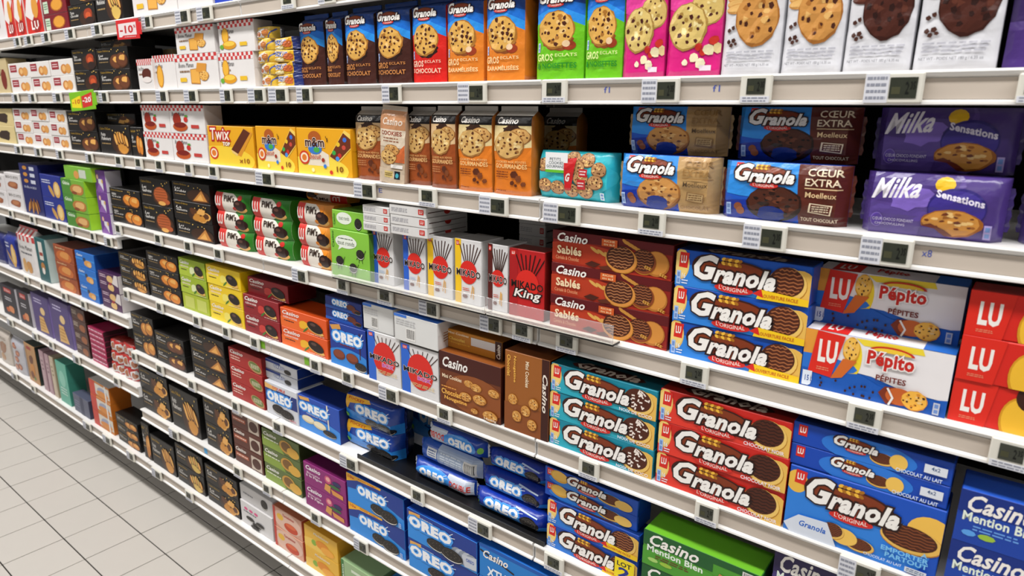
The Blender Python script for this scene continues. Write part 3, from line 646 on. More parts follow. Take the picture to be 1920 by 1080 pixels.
@des('minicook_vert', '9A5A22', top='6E3A18', side='3C160E')
def _(a):
    a.R(.84, 0, 1, 1, '3C160E'); a.R(0, 0, .84, .35, '8A4A1E'); a.T('Casino', .86, .35, .97, .82, 'F1E6DA', rot=-90, sh=.3, b=.045); a.T('Mini Cookies', .48, .6, .56, .92, 'F1D9B8', rot=-90, b=.05); a.T('Chocolat', .06, .68, .14, .95, 'F0B450', rot=-90, b=.05); a.T('Nougatine', .2, .62, .27, .95, 'F0B450', rot=-90, b=.05)
    for i, (x, y) in enumerate([(.2, .4), (.5, .3), (.3, .2), (.65, .15), (.68, .42)]): a.cookie(x, y, .11, .07, 'D29448', 'A8661E', '5A2814', 6, seed=i+2)
def oreo_logo(a, x0, y0, x1, y1, slope=0): a.T('OREO', x0-.02, y0-.03, x1+.02, y1+.02, 'F2F4F8', b=.12, oc='3C96EA', ow=.17, slope=slope); a.S([(x1-.01, y1), (x1+.04, y1+.1)], .02, 'E8F0FA'); a.S([(x1+.01, y1-.06), (x1+.07, y1-.02)], .02, 'E8F0FA', up=0)
@des('oreo_pocket', '16409E', top='142C74', side='101E56')
def _(a):
    a.P([(0, 0), (.0, .5), (.5, .28), (1, .4), (1, 0)], '2A86DC'); a.P([(0, .62), (0, .95), (.5, 1), (.55, .9), (.15, .7), (.1, .45)], 'F0B428'); a.T('POCKET', .12, .84, .42, .93, 'C8401E', b=.04, slope=-.1); oreo_logo(a, .28, .42, .86, .74); a.oreo(.58, .16, .14, .17); a.oreo(.8, .15, .16, .19); a.E(.08, .2, .05, .09, '7AC04A', n=12)
@des('oreo_white', 'D2D4DA', top='C4C6CC', side='BFC1C8')
def _(a): a.R(0, .42, 1, .82, '17307A'); a.P([(0, .8), (0, .95), (.4, .9), (.36, .8)], 'E8B46A'); a.T('DOUBLE', .25, .84, .65, .92, 'D84A3A', b=.05); oreo_logo(a, .08, .48, .8, .72); a.oreo(.4, .25, .2, .14); a.oreo(.66, .2, .22, .14); a.lines(.75, .05, .95, .12, 2, 'C84A5A')
@des('oreo_flatw', 'D2D4DA', top='1E3A86', side='1E3A86')
def _(a): a.R(0, .75, .5, 1, '1E3A86'); a.T('OREO', .3, .4, .62, .7, 'F2F4F8', b=.06, oc='2A4FA0', ow=.12); a.oreo(.72, .35, .1, .25)
@des('oreo_choc', '183A96', top='162A6A', side='101E56')
def _(a):
    a.E(.5, .1, .7, .35, '2E86DA', n=22); a.P([(.02, .92), (.3, .99), (.34, .88), (.08, .82)], 'D69A4E'); a.S([(.84, .9), (.84, .3)], .03, '4A1E14'); oreo_logo(a, .1, .6, .88, .8); a.T('ENROB\u00c9', .3, .5, .7, .56, '8A2E22', b=.03)
    a.E(.25, .26, .17, .12, '6A2E1C'); a.E(.25, .28, .15, .09, '8A4228', n=18); a.E(.62, .26, .17, .12, '6A2E1C'); a.E(.62, .28, .15, .09, '8A4228', n=18); a.oreo(.85, .12, .16, .1)
@des('oreo_blanc', '1F4CB0', top='142C74', side='14286C')
def _(a):
    a.E(.5, .1, .7, .35, '3C8CE0', n=22); a.P([(.02, .95), (.28, .99), (.3, .9), (.06, .86)], 'E0A85A'); a.S([(.72, .98), (.74, .3)], .05, 'EFE2C4'); oreo_logo(a, .05, .6, .72, .8); a.T('CHOCOLAT BLANC', .2, .5, .7, .54, 'D8DCE8', b=.03)
    a.E(.24, .34, .16, .11, 'D9C9A0'); a.E(.24, .36, .14, .08, 'EFE4C6', n=18); a.E(.52, .3, .16, .11, 'D9C9A0'); a.E(.52, .32, .14, .08, 'EFE4C6', n=18); a.oreo(.76, .18, .16, .09)
@des('oreo_flat', '1A2F7E', top='142460', side='101E56')
def _(a): a.R(0, 0, 1, .25, '2A5CB8'); oreo_logo(a, .22, .4, .6, .85); a.E(.72, .5, .12, .24, '6A3426'); a.E(.86, .25, .12, .2, '7A3E2C', n=14); a.oreo(.9, .2, .08, .14)
@des('oreo_10', '2C8ADE', top='17409E', side='143890')
def _(a):
    a.P([(0, .5), (0, 1), (1, 1), (1, .35), (.6, .6), (.3, .62)], '17388E'); a.P([(0, .72), (0, 1), (.62, 1), (.62, .93), (.2, .88)], 'F0B028'); a.T('10x', .03, .86, .15, .95, 'C2341E', b=.05); a.T('POCKET FORMAT', .22, .92, .55, .97, 'B8501E', b=.03)
    oreo_logo(a, .22, .48, .68, .74); a.oreo(.56, .24, .13, .17); a.oreo(.75, .2, .15, .19); a.nutri(.92, .04, .96, .2)
@des('oreo_big', '2C8ADE', top='17409E', side='17388E')
def _(a):
    a.P([(0, .5), (0, 1), (1, 1), (1, .3), (.6, .5), (.3, .6)], '17388E'); a.P([(.03, .8), (.03, .92), (.2, .96), (.2, .84)], 'E0A85A')
    for k in range(5): a.E(.74+k*.05, .3, .09, .24, 'B8BEC8' if k % 2 else '8E96A4', n=16)
    a.P([(.8, .4), (1, .5), (1, .1), (.84, .05)], 'C4C9D2'); a.T('OREO', .86, .25, .97, .36, '3A58A8', b=.06)
    oreo_logo(a, .05, .5, .64, .8); a.T('ORIGINAL', .2, .86, .4, .9, 'DCE4F2', b=.03); a.oreo(.45, .24, .15, .18); a.oreo(.66, .2, .16, .2)
@des('oreo_roll', '1434A0', top='1434A0', side='12309A')
def _(a): a.P([(0, 0), (0, .35), (.3, .28), (.6, .45), (1, .3), (1, 0)], '2E8CE0'); oreo_logo(a, .2, .38, .64, .78); a.E(.07, .5, .035, .16, '7AC04A', n=10); a.oreo(.8, .4, .12, .33); a.S([(.6, .9), (.9, .8)], .05, 'C8DCF6')
@des('oreo_roll_double', '1C44A8', top='1C44A8', side='C8CCD6')
def _(a): a.R(.62, .1, .98, .9, 'C4CCDA'); a.E(.4, .5, .3, .4, '3A8EE0', n=16); a.T('DOUBLE', .66, .3, .95, .65, 'D03A2E', b=.06); oreo_logo(a, .18, .3, .56, .7); a.E(.06, .5, .03, .2, '7AC04A', n=8)
@des('oreo_roll_back', '2456B4', top='2456B4', side='1C44A8')
def _(a): a.R(.35, 0, 1, 1, 'A8B8D2'); a.R(.18, .35, .34, .8, 'E2E6EC'); a.lines(.2, .42, .32, .75, 3, '30508E'); a.lines(.4, .2, .75, .8, 5, 'DCE6F2'); a.bars(.78, .15, .95, .8)
def mk_cas3(name, c, top, cc, fruit, side=None, hi=None):
    @des(name, c, top=top, side=side or top)
    def f(a):
        a.E(.3, .2, .5, .4, hi or c, n=20); a.T('Casino', .05, .68, .42, .9, 'F3EEE8', sh=.3, b=.05); a.T('G\u00c9NOISE', .06, .5, .38, .62, 'F3DCD4', b=.04); a.lines(.08, .3, .3, .42, 1, '3A1812')
        a.E(.52, .42, .1, .2, fruit, n=12); a.E(.48, .3, .06, .12, fruit, n=10); a.E(.56, .2, .08, .05, '3C7A2A', n=8, rot=.6)
        a.E(.77, .28, .17, .14, 'E3B25E', n=16, rot=-.15); a.E(.76, .46, .165, .27, cc, n=18, rot=-.15); a.E(.72, .58, .06, .08, '5A4038', n=10); a.lines(.6, .04, .95, .1, 1, 'EAD8C8')
mk_cas3('gen_red', '8E1620', '5A0E14', '1C0C0A', 'C83A34'); mk_cas3('gen_orange', 'E2561A', 'B8420F', '20100C', 'F0B428', side='D8501A', hi='EE6A22'); mk_cas3('gen_lime', '9CB428', '6E8018', '201410', 'DDE6B0', hi='AEC438'); mk_cas3('gen_yellow', 'ECC81C', 'C8A010', '201410', 'F0E068', side='E8BC10', hi='F4D832')
@des('lime_window', 'AEBE2C', top='8A981C')
def _(a): a.R(.1, .15, .46, .8, 'C6CE62'); a.R(.56, .15, .92, .8, 'C6CE62', up=0)
@des('cerise', 'A8201C', top='6E1210', side='7E1614')
def _(a): a.T('Casino', .05, .68, .45, .9, 'F3EEE8', sh=.3, b=.05); a.lines(.06, .3, .35, .6, 2, 'F0C8B8'); a.E(.8, .35, .2, .3, 'B88858', n=18, rot=-.2); a.E(.8, .38, .17, .24, '6A7A3A', n=16, rot=-.2); a.lines(.68, .25, .92, .5, 4, 'E8DCC0')
@des('oliv', '5E6E38', top='45522A', side='3A4424')
def _(a): a.P([(0, .0), (0, .6), (.5, .4), (.6, 0)], '88A03E'); a.T('Casino', .05, .64, .4, .86, 'EFEDE4', sh=.3, b=.05); a.lines(.06, .4, .45, .55, 1, 'DCE0C8'); a.E(.66, .5, .18, .36, 'C8963C', n=18); a.E(.66, .52, .13, .27, '7A5420', n=16); a.E(.84, .34, .16, .28, 'D8A63E', n=16)
@des('figue', '8C2070', top='5E124A', side='6E1858')
def _(a): a.T('Casino', .06, .7, .42, .9, 'F3EAF0', sh=.3, b=.05); a.T('Biscuits', .08, .52, .4, .62, 'E8C8DC', b=.03); a.T('\u00e0 la Figue', .06, .36, .45, .5, 'F3DCE8', b=.04); a.E(.6, .7, .08, .18, 'C8507A', n=12); a.E(.6, .72, .05, .1, 'E8A8A0', n=10); a.E(.8, .68, .1, .1, '2A2A5A', n=10); a.E(.75, .5, .14, .08, '3A6A3A', n=8); a.P([(.5, .2), (.54, .5), (.66, .46), (.64, .12)], 'D89A50'); a.P([(.66, .36), (.94, .3), (.94, .12), (.7, .14)], 'D8924A')
@des('choco_brown', '5A2A1C', top='3A1A12', side='2E140E')
def _(a): a.T('Casino', .05, .68, .42, .88, 'F0E8E0', sh=.3, b=.05); a.R(.04, .36, .5, .56, 'B0583A'); a.lines(.08, .4, .46, .52, 1, 'F0D8C8'); a.R(.6, .08, .96, .8, 'C8B8A8'); a.E(.78, .44, .15, .28, '4A2014', n=14)
def mk_ment(name, c, c2, txt, bisc, top):
    @des(name, c, top=top, side=c2)
    def f(a):
        a.R(0, .82, 1, 1, c2); a.R(0, .58, .62, .84, c2); a.E(.3, .2, .5, .4, c, n=20); casino(a, .06, .62, .5, .95); a.T('Mention Bien', .04, .42, .54, .6, 'E6F0E2', b=.05, slope=-.06); a.lines(.12, .26, .42, .38, 2, '6A2A20' if bisc else '6AA0E8')
        a.E(.1, .2, .05, .06, 'A8D070' if bisc else '5AA0E8', n=8); a.E(.22, .2, .06, .06, '9CC040', n=8)
        if bisc:
            a.P([(.84, .2), (.9, .5), (1, .4), (.98, .0)], '6E3420'); a.P([(.6, .02), (.68, .62), (.86, .5), (.8, -.1)], 'C08850'); a.P([(.62, .06), (.69, .57), (.84, .47), (.79, -.04)], '70361E'); a.P([(.65, .12), (.7, .5), (.81, .42), (.77, .04)], '854428'); a.E(.56, .12, .05, .09, 'C89048', n=10); a.bars(.86, .75, .97, .95)
        else: a.E(.95, .2, .12, .2, 'C8963C', n=14)
mk_ment('ment_green', '4E9A30', '1F5A2A', 'x', True, '6CB42C'); mk_ment('ment_blue', '1A42A4', '122E80', 'x', False, '2A5CC8'); mk_ment('ment_purple', '4A3C78', '2E2450', 'x', True, '3A2E60')
@des('xtuk', '1C7CCC', top='1458B0', side='1458B0')
def _(a): a.R(0, .9, 1, 1, '1458B0'); a.S([(.02, .8), (.5, .55)], .05, '2A120C'); a.S([(.4, .3), (.7, .5)], .04, '4A2A1C'); casino(a, .06, .62, .42, .86); a.T('XTUK', .12, .12, .5, .4, 'EAF2FA', b=.06); casino(a, .58, .3, .98, .52)
def mk_black(name, kind, bc='C8823C', seed=1, sub='Les Sabl\u00e9s'):
    @des(name, '1A1614', top='0F0D0C', side='100E0D')
    def f(a):
        a.T('Casino D\u00e9lices', .05, .82, .4, .91, 'B8922E', b=.02); a.T(sub.split()[0], .07, .6, .22, .72, 'E8E4DE', sh=.2, b=.02); a.T(sub.split()[-1], .07, .46, .38, .58, 'E8E4DE', sh=.2, b=.02); a.lines(.07, .3, .36, .38, 1, 'A88A5A')
        r = random.Random(seed); dk = '5A3012'; lt = 'E8AC58'
        a.E(.7, .34, .3, .36, '3A2010', n=18)
        if kind == 'round':
            for i in range(2): x, y = .6+.2*i, .4-.06*((i+seed) % 2); a.E(x, y, .18, .34, dk, n=18); a.E(x+.01, y+.02, .16, .3, bc, n=18, wob=.06, seed=i); a.E(x+.02, y+.1, .09, .14, lt, n=12, wob=.2, seed=i)
        elif kind == 'finger':
            a.E(.74, .3, .2, .3, dk, n=14); a.E(.76, .28, .17, .25, bc, n=14)
            for i in range(5): x = .54+.085*i; yy = .5+.08*math.sin(i*.9); a.E(x, yy, .05, .24, dk, n=12, rot=.4); a.E(x+.008, yy+.01, .036, .2, bc if i % 2 else lt, n=12, rot=.4)
        elif kind == 'waffle':
            a.E(.68, .4, .25, .34, dk, n=20); a.E(.68, .42, .22, .3, bc, n=20); a.up()
            for k in range(-2, 3): a.S([(.5, .42+k*.1), (.86, .44+k*.1)], .02, '7A4016', up=0)
            a.E(.84, .2, .12, .1, bc, n=12); a.E(.7, .12, .12, .08, lt, n=12)
        elif kind == 'heap':
            for i in range(9): a.E(.54+.34*r.random(), .14+.5*r.random(), .11, .17, (dk, bc, lt)[i % 3], n=10, wob=.25, seed=i)
        elif kind == 'red':
            a.E(.75, .5, .16, .26, 'A03A1A', n=16, wob=.1); a.E(.75, .45, .1, .14, 'D0582A', n=12); a.E(.78, .2, .16, .18, '2E1A14', n=14)
        elif kind == 'wedge':
            a.P([(.52, .05), (.8, .75), (.98, .1)], dk); a.P([(.56, .1), (.8, .68), (.93, .14)], bc); a.P([(.64, .16), (.78, .5), (.84, .16)], lt)
        a.up()
        for i in range(5): a.E(.45+.5*r.random(), .72+.22*r.random(), .015, .03, 'E8C060', n=5, up=0)
for i, (n, k, bc, s) in enumerate([('blk_round', 'round', 'C98238', 'Les Sabl\u00e9s'), ('blk_waffle', 'waffle', 'B4582A', 'Les Gaufrettes'), ('blk_heap', 'heap', 'CC8A34', 'La Galette'), ('blk_finger', 'finger', 'CF8E38', 'Petits Palmiers'), ('blk_red', 'red', 'B84A24', 'Tarte Chocolat'), ('blk_pear', 'round', 'D8822A', 'Sabl\u00e9s Coco'), ('blk_wedge', 'wedge', 'C8863E', 'Les Roch\u00e9s'), ('blk_dark', 'heap', '8A5228', 'Les D\u00e9lices'), ('blk_choc', 'round', '6A3A20', 'Les Florentins'), ('blk_pale', 'finger', 'D8B45A', 'Les Madeleines')]): mk_black(n, k, bc, i+1, s)
def ging(a, y0=.8, cells=16):
    a.R(0, y0, 1, 1, 'E8DEDC'); a.up()
    for i in range(cells):
        for j in range(2):
            if (i+j) % 2 == 0: a.R(i/cells, y0+(1-y0)*j/2, (i+1)/cells, y0+(1-y0)*(j+1)/2, 'C83A3A', up=0)
def mk_bm(name, kind):
    @des(name, 'E4E0DE', top='D8D2D0', side='DAD4D2')
    def f(a):
        ging(a)
        a.T('Bonne Maman', .08, .62, .45, .76, '4A4644', sh=.3); a.lines(.1, .44, .34, .56, 1, '8A6A50')
        if kind == 'sq': a.P([(.36, .14), (.36, .56), (.58, .58), (.58, .12)], 'B87A2A'); a.P([(.375, .17), (.375, .54), (.57, .56), (.57, .15)], 'E8AC4C'); a.P([(.5, .5), (.54, .74), (.76, .7), (.72, .4)], 'D89438'); a.cookie(.68, .36, .11, .15, 'E8B45A', 'B87A2A', 'A85A1E', 8, seed=2); a.R(.1, .2, .26, .32, 'E8BC2C')
        if kind == 'lemon': a.E(.2, .55, .1, .26, 'C8861E', n=18); a.E(.2, .56, .08, .22, 'EDB438', n=18); a.E(.3, .25, .2, .14, 'D8961E', n=18); a.E(.3, .29, .16, .08, 'F0C84A', n=16); a.E(.08, .2, .06, .08, '6AA83A', n=8); a.R(.6, .2, .8, .32, 'E8BC2C')
        if kind == 'tart': a.E(.22, .5, .12, .24, '9A2A16', n=18); a.E(.3, .24, .22, .17, 'B8501E', n=18); a.E(.3, .3, .18, .1, '7A1A10', n=16); a.E(.48, .5, .06, .1, 'C8302A', n=8); a.E(.5, .62, .05, .04, '5A9A3A', n=8); a.R(.62, .2, .84, .32, 'C0403A')
        if kind == 'oval': a.E(.3, .38, .15, .34, 'C8861E', n=20); a.E(.3, .38, .12, .29, 'EDB03A', n=20)
        if kind == 'choco': a.E(.6, .5, .3, .2, '5A2418', n=14, wob=.1); a.E(.6, .32, .3, .1, 'E8E0DC', n=12)
for k in ('sq', 'lemon', 'tart', 'oval', 'choco'): mk_bm('bm_'+k, k)
@des('bm_bag', 'E0DCDA', top='C86A6A', side='D0CAC8')
def _(a): ging(a, .75, 9); a.T('Bonne Maman', .15, .56, .85, .66, '4A4644', sh=.3); a.lines(.2, .44, .8, .52, 1, '6A6A70'); a.E(.35, .2, .13, .16, 'D8A45A', n=14, rot=.5); a.E(.6, .18, .14, .13, 'C88E44', n=14, rot=-.5)
@des('rect_white', 'E2DEDA', top='CFC9C3', side='D6D0CA')
def _(a): a.R(.08, .4, .4, .88, '9A2A34'); a.lines(.12, .5, .36, .78, 2, 'E8D0D0'); a.E(.62, .4, .14, .3, 'C8803A', n=12); a.E(.8, .4, .12, .3, 'D89A50', n=12); a.E(.62, .42, .07, .2, 'E8B878', n=8)
@des('white_grey', 'DCD8D8', top='C9C5C5')
def _(a): a.T('BISCUITS', .1, .7, .9, .85, '6A6460', b=.03); a.E(.5, .35, .34, .2, '9A5A3A', n=12, wob=.15); a.E(.5, .38, .24, .12, 'B87A50', n=10, wob=.15)
@des('red_lu', 'C8281E', top='8A1A14', side='DAD2CE')
def _(a): a.P([(0, .45), (.3, 1), (1, 1), (1, .8), (.4, .3)], 'E6DEDA'); a.E(.65, .6, .2, .25, 'D8963A', n=14); a.E(.6, .2, .3, .16, '9A1A14', n=12); a.T('LU', .3, .1, .75, .3, 'F3EEE8', b=.07)
@des('maroon', '7A1220', top='5A0C16', side='5A0C16')
def _(a): a.E(.62, .5, .26, .38, 'A85A1A', n=16); a.E(.62, .52, .22, .33, 'DF9A34', n=16); a.R(.06, .1, .26, .8, 'C8D8C0'); a.lines(.08, .3, .24, .7, 3, '4A7A4A')
@des('blue_plain', '1C3CB4', top='142A80')
def _(a): a.T('Petit', .2, .3, .8, .7, 'D8E0F4', sh=.3, b=.04)
@des('cream_box', 'C9B68A', top='D8D4C8', side='B8A478')
def _(a): a.T('Biscuits', .3, .5, .7, .8, '5A5040', sh=.2); a.E(.8, .4, .12, .3, '7A2A1E', n=10)
@des('greenwhite', 'D8C48C', top='B8B08A', side='A8A078')
def _(a): a.P([(0, 0), (0, .6), (.35, 0)], '3A7A3A'); a.E(.6, .45, .22, .3, '3A2A20', n=12, wob=.2); a.E(.15, .6, .12, .2, 'C83A2A', n=10)
@des('pickup', 'E2AC24', top='20307A', side='1E2C70')
def _(a): a.R(.84, 0, 1, 1, '1E2C70'); a.R(0, 0, .06, 1, 'D8D8DC'); a.T('PICK UP', .1, .45, .6, .85, '2A3A8A', b=.07, oc='E8E8EC', ow=.12, slope=-.08); a.E(.64, .45, .18, .3, 'C8642A', n=12, wob=.1); a.E(.3, .2, .2, .14, 'E8D8A0', n=8, wob=.2)
@des('pickup2', 'E0B83A', top='C8962A', side='C8C8CC')
def _(a): a.P([(0, .2), (.2, .8), (.6, .9), (.5, .1)], 'D8D4D0'); a.E(.6, .5, .2, .3, 'C87A3A', n=10, wob=.2); a.E(.25, .4, .12, .2, 'A85A2A', n=8); a.S([(.7, .1), (.95, .8)], .1, '3A4A9A')
@des('navy_box', '1E2468', top='161A4C', side='1A2060')
def _(a): a.T('PALMIERS', .1, .64, .7, .74, 'D8DCEC', b=.02); a.lines(.1, .5, .6, .58, 1, '9AA0D0')
@des('navy_tall', '1C2060', top='161A4C', side='1A2060')
def _(a):
    for k in range(3): a.E(.3, .92-.13*k, .12, .04, 'C88A3A', n=10); a.R(.55, .88-.13*k, .8, .95-.13*k, 'C8CCDC')
    a.T('D\u00c9LICES', .15, .52, .8, .57, 'C8CCE0', b=.02)
    for k in range(6): a.E(.25+.1*k, .14+.06*(k % 2), .04, .13, ('C88A3A', '8A5420')[k % 2], n=10, rot=.2*(k-3))
@des('navy_fig', '22308A', top='18206A', side='1A2060')
def _(a): a.lines(.08, .6, .5, .8, 2, 'D8DCEC'); a.E(.5, .3, .06, .36, 'C89A50', n=12, rot=.9); a.E(.78, .4, .16, .36, 'D8AA5A', n=14); a.E(.78, .42, .1, .26, 'E8CA8A', n=12)
@des('green_box', '7AAE3A', top='8EC83A', side='9ACC2C')
def _(a): a.R(0, 0, .45, 1, '4E8A34'); a.T('G\u00e9nie', .06, .62, .38, .86, 'E4F0DA', sh=.2, b=.04); a.E(.68, .42, .3, .34, 'B87A3A', n=18, wob=.08); a.E(.7, .45, .2, .22, 'E0B070', n=14, wob=.1); a.E(.55, .2, .12, .1, '8A4A28', n=10)
@des('green_lid', '7CB63C', top='8EC83A', side='9ACC2C')
def _(a): a.R(.55, .2, .8, .8, 'C8D0C0'); a.E(.45, .4, .1, .3, 'D89A50', n=10)
@des('purple_white', '6A3A8A', top='4A2A6A', side='DAD4DE')
def _(a): a.R(.35, 0, .75, .6, 'DCD8E0'); a.P([(0, 0), (.4, .4), (.8, 0)], '8A5AA8'); a.E(.3, .7, .1, .12, 'E0B0A0', n=8); a.E(.7, .5, .08, .1, 'D8B46A', n=8)
@des('brown_orange', '9A4A24', top='6A2E18', side='7A3418')
def _(a): a.E(.5, .3, .4, .4, 'C4682A', n=16); a.T('Speculoos', .1, .72, .6, .88, 'F0D0A0', sh=.2, b=.03); a.E(.55, .4, .24, .25, 'D8924A', n=12, wob=.15)
@des('blue_gal', '1E70C8', top='164E98', side='14408A')
def _(a): a.R(0, .5, 1, .6, '3A90E0'); a.T('Casino', .08, .7, .4, .86, 'EAF2FA', sh=.3, b=.04); a.E(.48, .55, .08, .14, '2A3A5A', n=8); a.E(.65, .34, .2, .22, 'D89A50', n=14, wob=.12); a.E(.72, .3, .12, .14, 'E8B878', n=10)
@des('plum_box', '4A1E50', top='32143A', side='D8D0CE')
def _(a): a.lines(.08, .7, .4, .9, 2, 'E0C8D8'); a.lines(.08, .3, .4, .5, 2, 'E0C8D8'); a.E(.6, .7, .16, .2, 'E0B878', n=12, wob=.1); a.E(.62, .25, .16, .2, 'E0B878', n=12, wob=.1); a.P([(.7, .5), (.85, 1), (1, 1), (1, .4)], 'DCD4D2'); a.E(.6, .45, .08, .08, 'A02030', n=8)
@des('teal_slim', '1E5A5E', top='3A6A6A', side='B8C8C4')
def _(a): a.R(.3, .5, .7, .92, 'DCD8D0'); a.R(.34, .6, .66, .68, '9A3A2A'); a.E(.5, .35, .2, .1, 'B87A3A', n=10); a.E(.5, .25, .15, .08, 'E8E0D8', n=10)
@des('dark_tall', '2A2630', top='1E1A22', side='C8C4C8')
def _(a): a.R(.25, .78, .75, .92, 'B83A34'); a.T('Delacre', .3, .81, .7, .89, 'F0DCD8', sh=.2, b=.02); a.lines(.25, .5, .7, .64, 2, 'D8D4DA'); a.E(.6, .25, .2, .12, 'D88A5A', n=12, wob=.1); a.E(.35, .2, .12, .08, 'C8602A', n=10)
@des('lav_tall', '4E3E78', top='3A2E5C', side='8A7AB0')
def _(a): a.lines(.15, .76, .6, .9, 2, 'C8C0E0'); a.P([(.3, .05), (.35, .45), (.6, .45), (.8, .08)], 'D8AE6A'); a.E(.6, .6, .14, .1, 'E0C088', n=10); a.lines(.35, .1, .65, .4, 4, 'B8843A')
@des('brown_stack', '4A2E28', top='34201C', side='2E1C18')
def _(a): a.lines(.06, .4, .4, .8, 3, 'C8B8A8'); a.E(.7, .4, .22, .32, '9A5A34', n=12, wob=.1)
@des('pink_stack', 'B8285A', top='8A1C42', side='3A1A20')
def _(a): a.lines(.05, .3, .95, .75, 1, 'E8C8D8'); a.R(0, .85, 1, 1, '7A1A3A')
@des('foil_red', 'B8241E', top='8A1A14', side='C8C4C4')
def _(a): a.P([(.1, 0), (0, .6), (.35, .9), (.6, .2)], 'DAD6D4'); a.P([(.6, 0), (.55, .7), (.9, .9), (1, .2)], 'DAD6D4', up=0); a.E(.3, .5, .14, .28, 'A8603A', n=12); a.E(.78, .45, .14, .28, 'A8603A', n=12)
@des('white_bag', 'C8BEB4', top='B8AEA4', side='B0A69C')
def _(a): a.E(.5, .5, .3, .2, '9A6A4A', n=10, wob=.2); a.E(.4, .2, .2, .12, 'B88A5A', n=10); a.lines(.2, .75, .8, .85, 2, '7A6A5A')
@des('silver_cookies', 'B8B8C0', top='A0A0A8', side='A0A0A8')
def _(a):
    for i, (x, y) in enumerate([(.35, .8), (.55, .6), (.4, .4), (.6, .2), (.3, .15)]): a.E(x, y, .18, .1, '9A4A2A', n=10, wob=.15, seed=i); a.E(x, y, .1, .05, 'C87A4A', n=8, up=(i == 0))
@des('brown_tall', 'B88A5A', top='2E3A34', side='26302C')
def _(a): a.R(.2, .85, .6, .93, 'A02A22'); a.R(.1, .1, .12, .9, '4A3A2A'); a.E(.5, .6, .2, .12, '6A3A20', n=10, wob=.2); a.E(.5, .35, .22, .16, 'C8843A', n=12, wob=.2); a.E(.4, .2, .16, .1, '7A4424', n=10); a.E(.6, .12, .08, .05, '5A8A4A', n=8)
@des('slim_pink', 'B09098', top='8A6E76', side='9A7E86')
def _(a): a.R(.2, .1, .8, .85, 'C0A4AA'); a.lines(.3, .5, .7, .8, 3, '7A5A64')
@des('slim_cream', 'C0B09A', top='9A8C78', side='A8987E')
def _(a): a.R(.2, .1, .8, .85, 'CCBEA6'); a.lines(.3, .5, .7, .8, 3, '8A7A5A')
@des('slim_teal', '62B09A', top='4A9080', side='3A8070')
def _(a): a.E(.5, .6, .3, .2, '8AC8B4', n=12); a.lines(.2, .2, .8, .4, 3, 'D0E8DE')
@des('grey_flat', '5A5E74', top='4A4E62', side='3E4256')
def _(a): a.R(.45, 0, .65, 1, '343A56'); a.lines(.1, .3, .4, .7, 3, '8A90A8')
@des('orange_twin', 'C87A2A', top='C8C4C0', side='B8651E')
def _(a): a.R(0, 0, .3, 1, 'C83A2A'); a.R(.3, .2, 1, .9, 'D8D0C4'); a.E(.65, .5, .25, .28, '9AA0B8', n=14); a.E(.65, .35, .3, .2, 'D88A3A', n=14); a.R(.78, 0, .84, 1, 'E8E4DE')
@des('lait', 'DAD8D8', top='C6C4C4', side='CCCACA')
def _(a):
    for k in range(3): a.E(.18+.16*k, .72, .06, .06, 'E0508A', n=10)
    a.lines(.1, .55, .5, .64, 1, '5A5A60')
    for i, (x, y) in enumerate([(.3, .35), (.5, .22), (.62, .35), (.45, .1)]): a.oreo(x, y, .13, .09)
@des('lait_top', 'CFCDCD', top='C6C4C4', side='CCCACA')
def _(a): a.lines(.1, .4, .4, .6, 1, '7A7A80'); a.oreo(.75, .5, .1, .3)
@des('tart_red', 'D8A088', top='B86A4A', side='B8553A')
def _(a): a.E(.5, .5, .5, .5, 'E4BCA8', n=16); a.R(0, 0, .08, 1, 'C83A2A'); a.E(.25, .6, .12, .16, 'E8B83A', n=12); a.E(.62, .3, .24, .22, 'C8431E', n=16); a.E(.62, .4, .18, .1, 'E0683A', n=12); a.T('Tartelettes', .35, .72, .75, .84, 'B8302A', sh=.2, b=.03)
@des('tart_yellow', 'E8B43A', top='D89A2A', side='DCA030')
def _(a): a.E(.3, .2, .4, .3, 'F2C85A', n=16); a.T('Madeleines', .3, .74, .75, .86, 'F6ECD0', sh=.2, b=.03); a.E(.3, .35, .08, .14, '8AB03A', n=10); a.E(.55, .4, .2, .2, 'E08A1E', n=16); a.E(.7, .25, .2, .18, 'F0A83A', n=16)
@des('gtart', '9AB888', top='8AA87C', side='7A9A6A')
def _(a): a.R(0, 0, .08, 1, '3A7A3A'); a.T('Casino', .02, .15, .07, .85, 'E8F0E0', rot=90, b=.04); a.R(.3, .75, .7, .84, 'D8E4CC'); a.R(.4, .25, .6, .5, 'D8B890'); a.P([(.2, .1), (.3, .5), (.55, .4), (.5, .05)], '6A3A22'); a.P([(.5, .1), (.6, .4), (.9, .3), (.85, .05)], '5A2E1C')
@des('lait_bleu', '3A8AC8', top='2A6AA8', side='2A6AA8')
def _(a): a.E(.5, .5, .3, .3, 'A8D0F0', n=12)

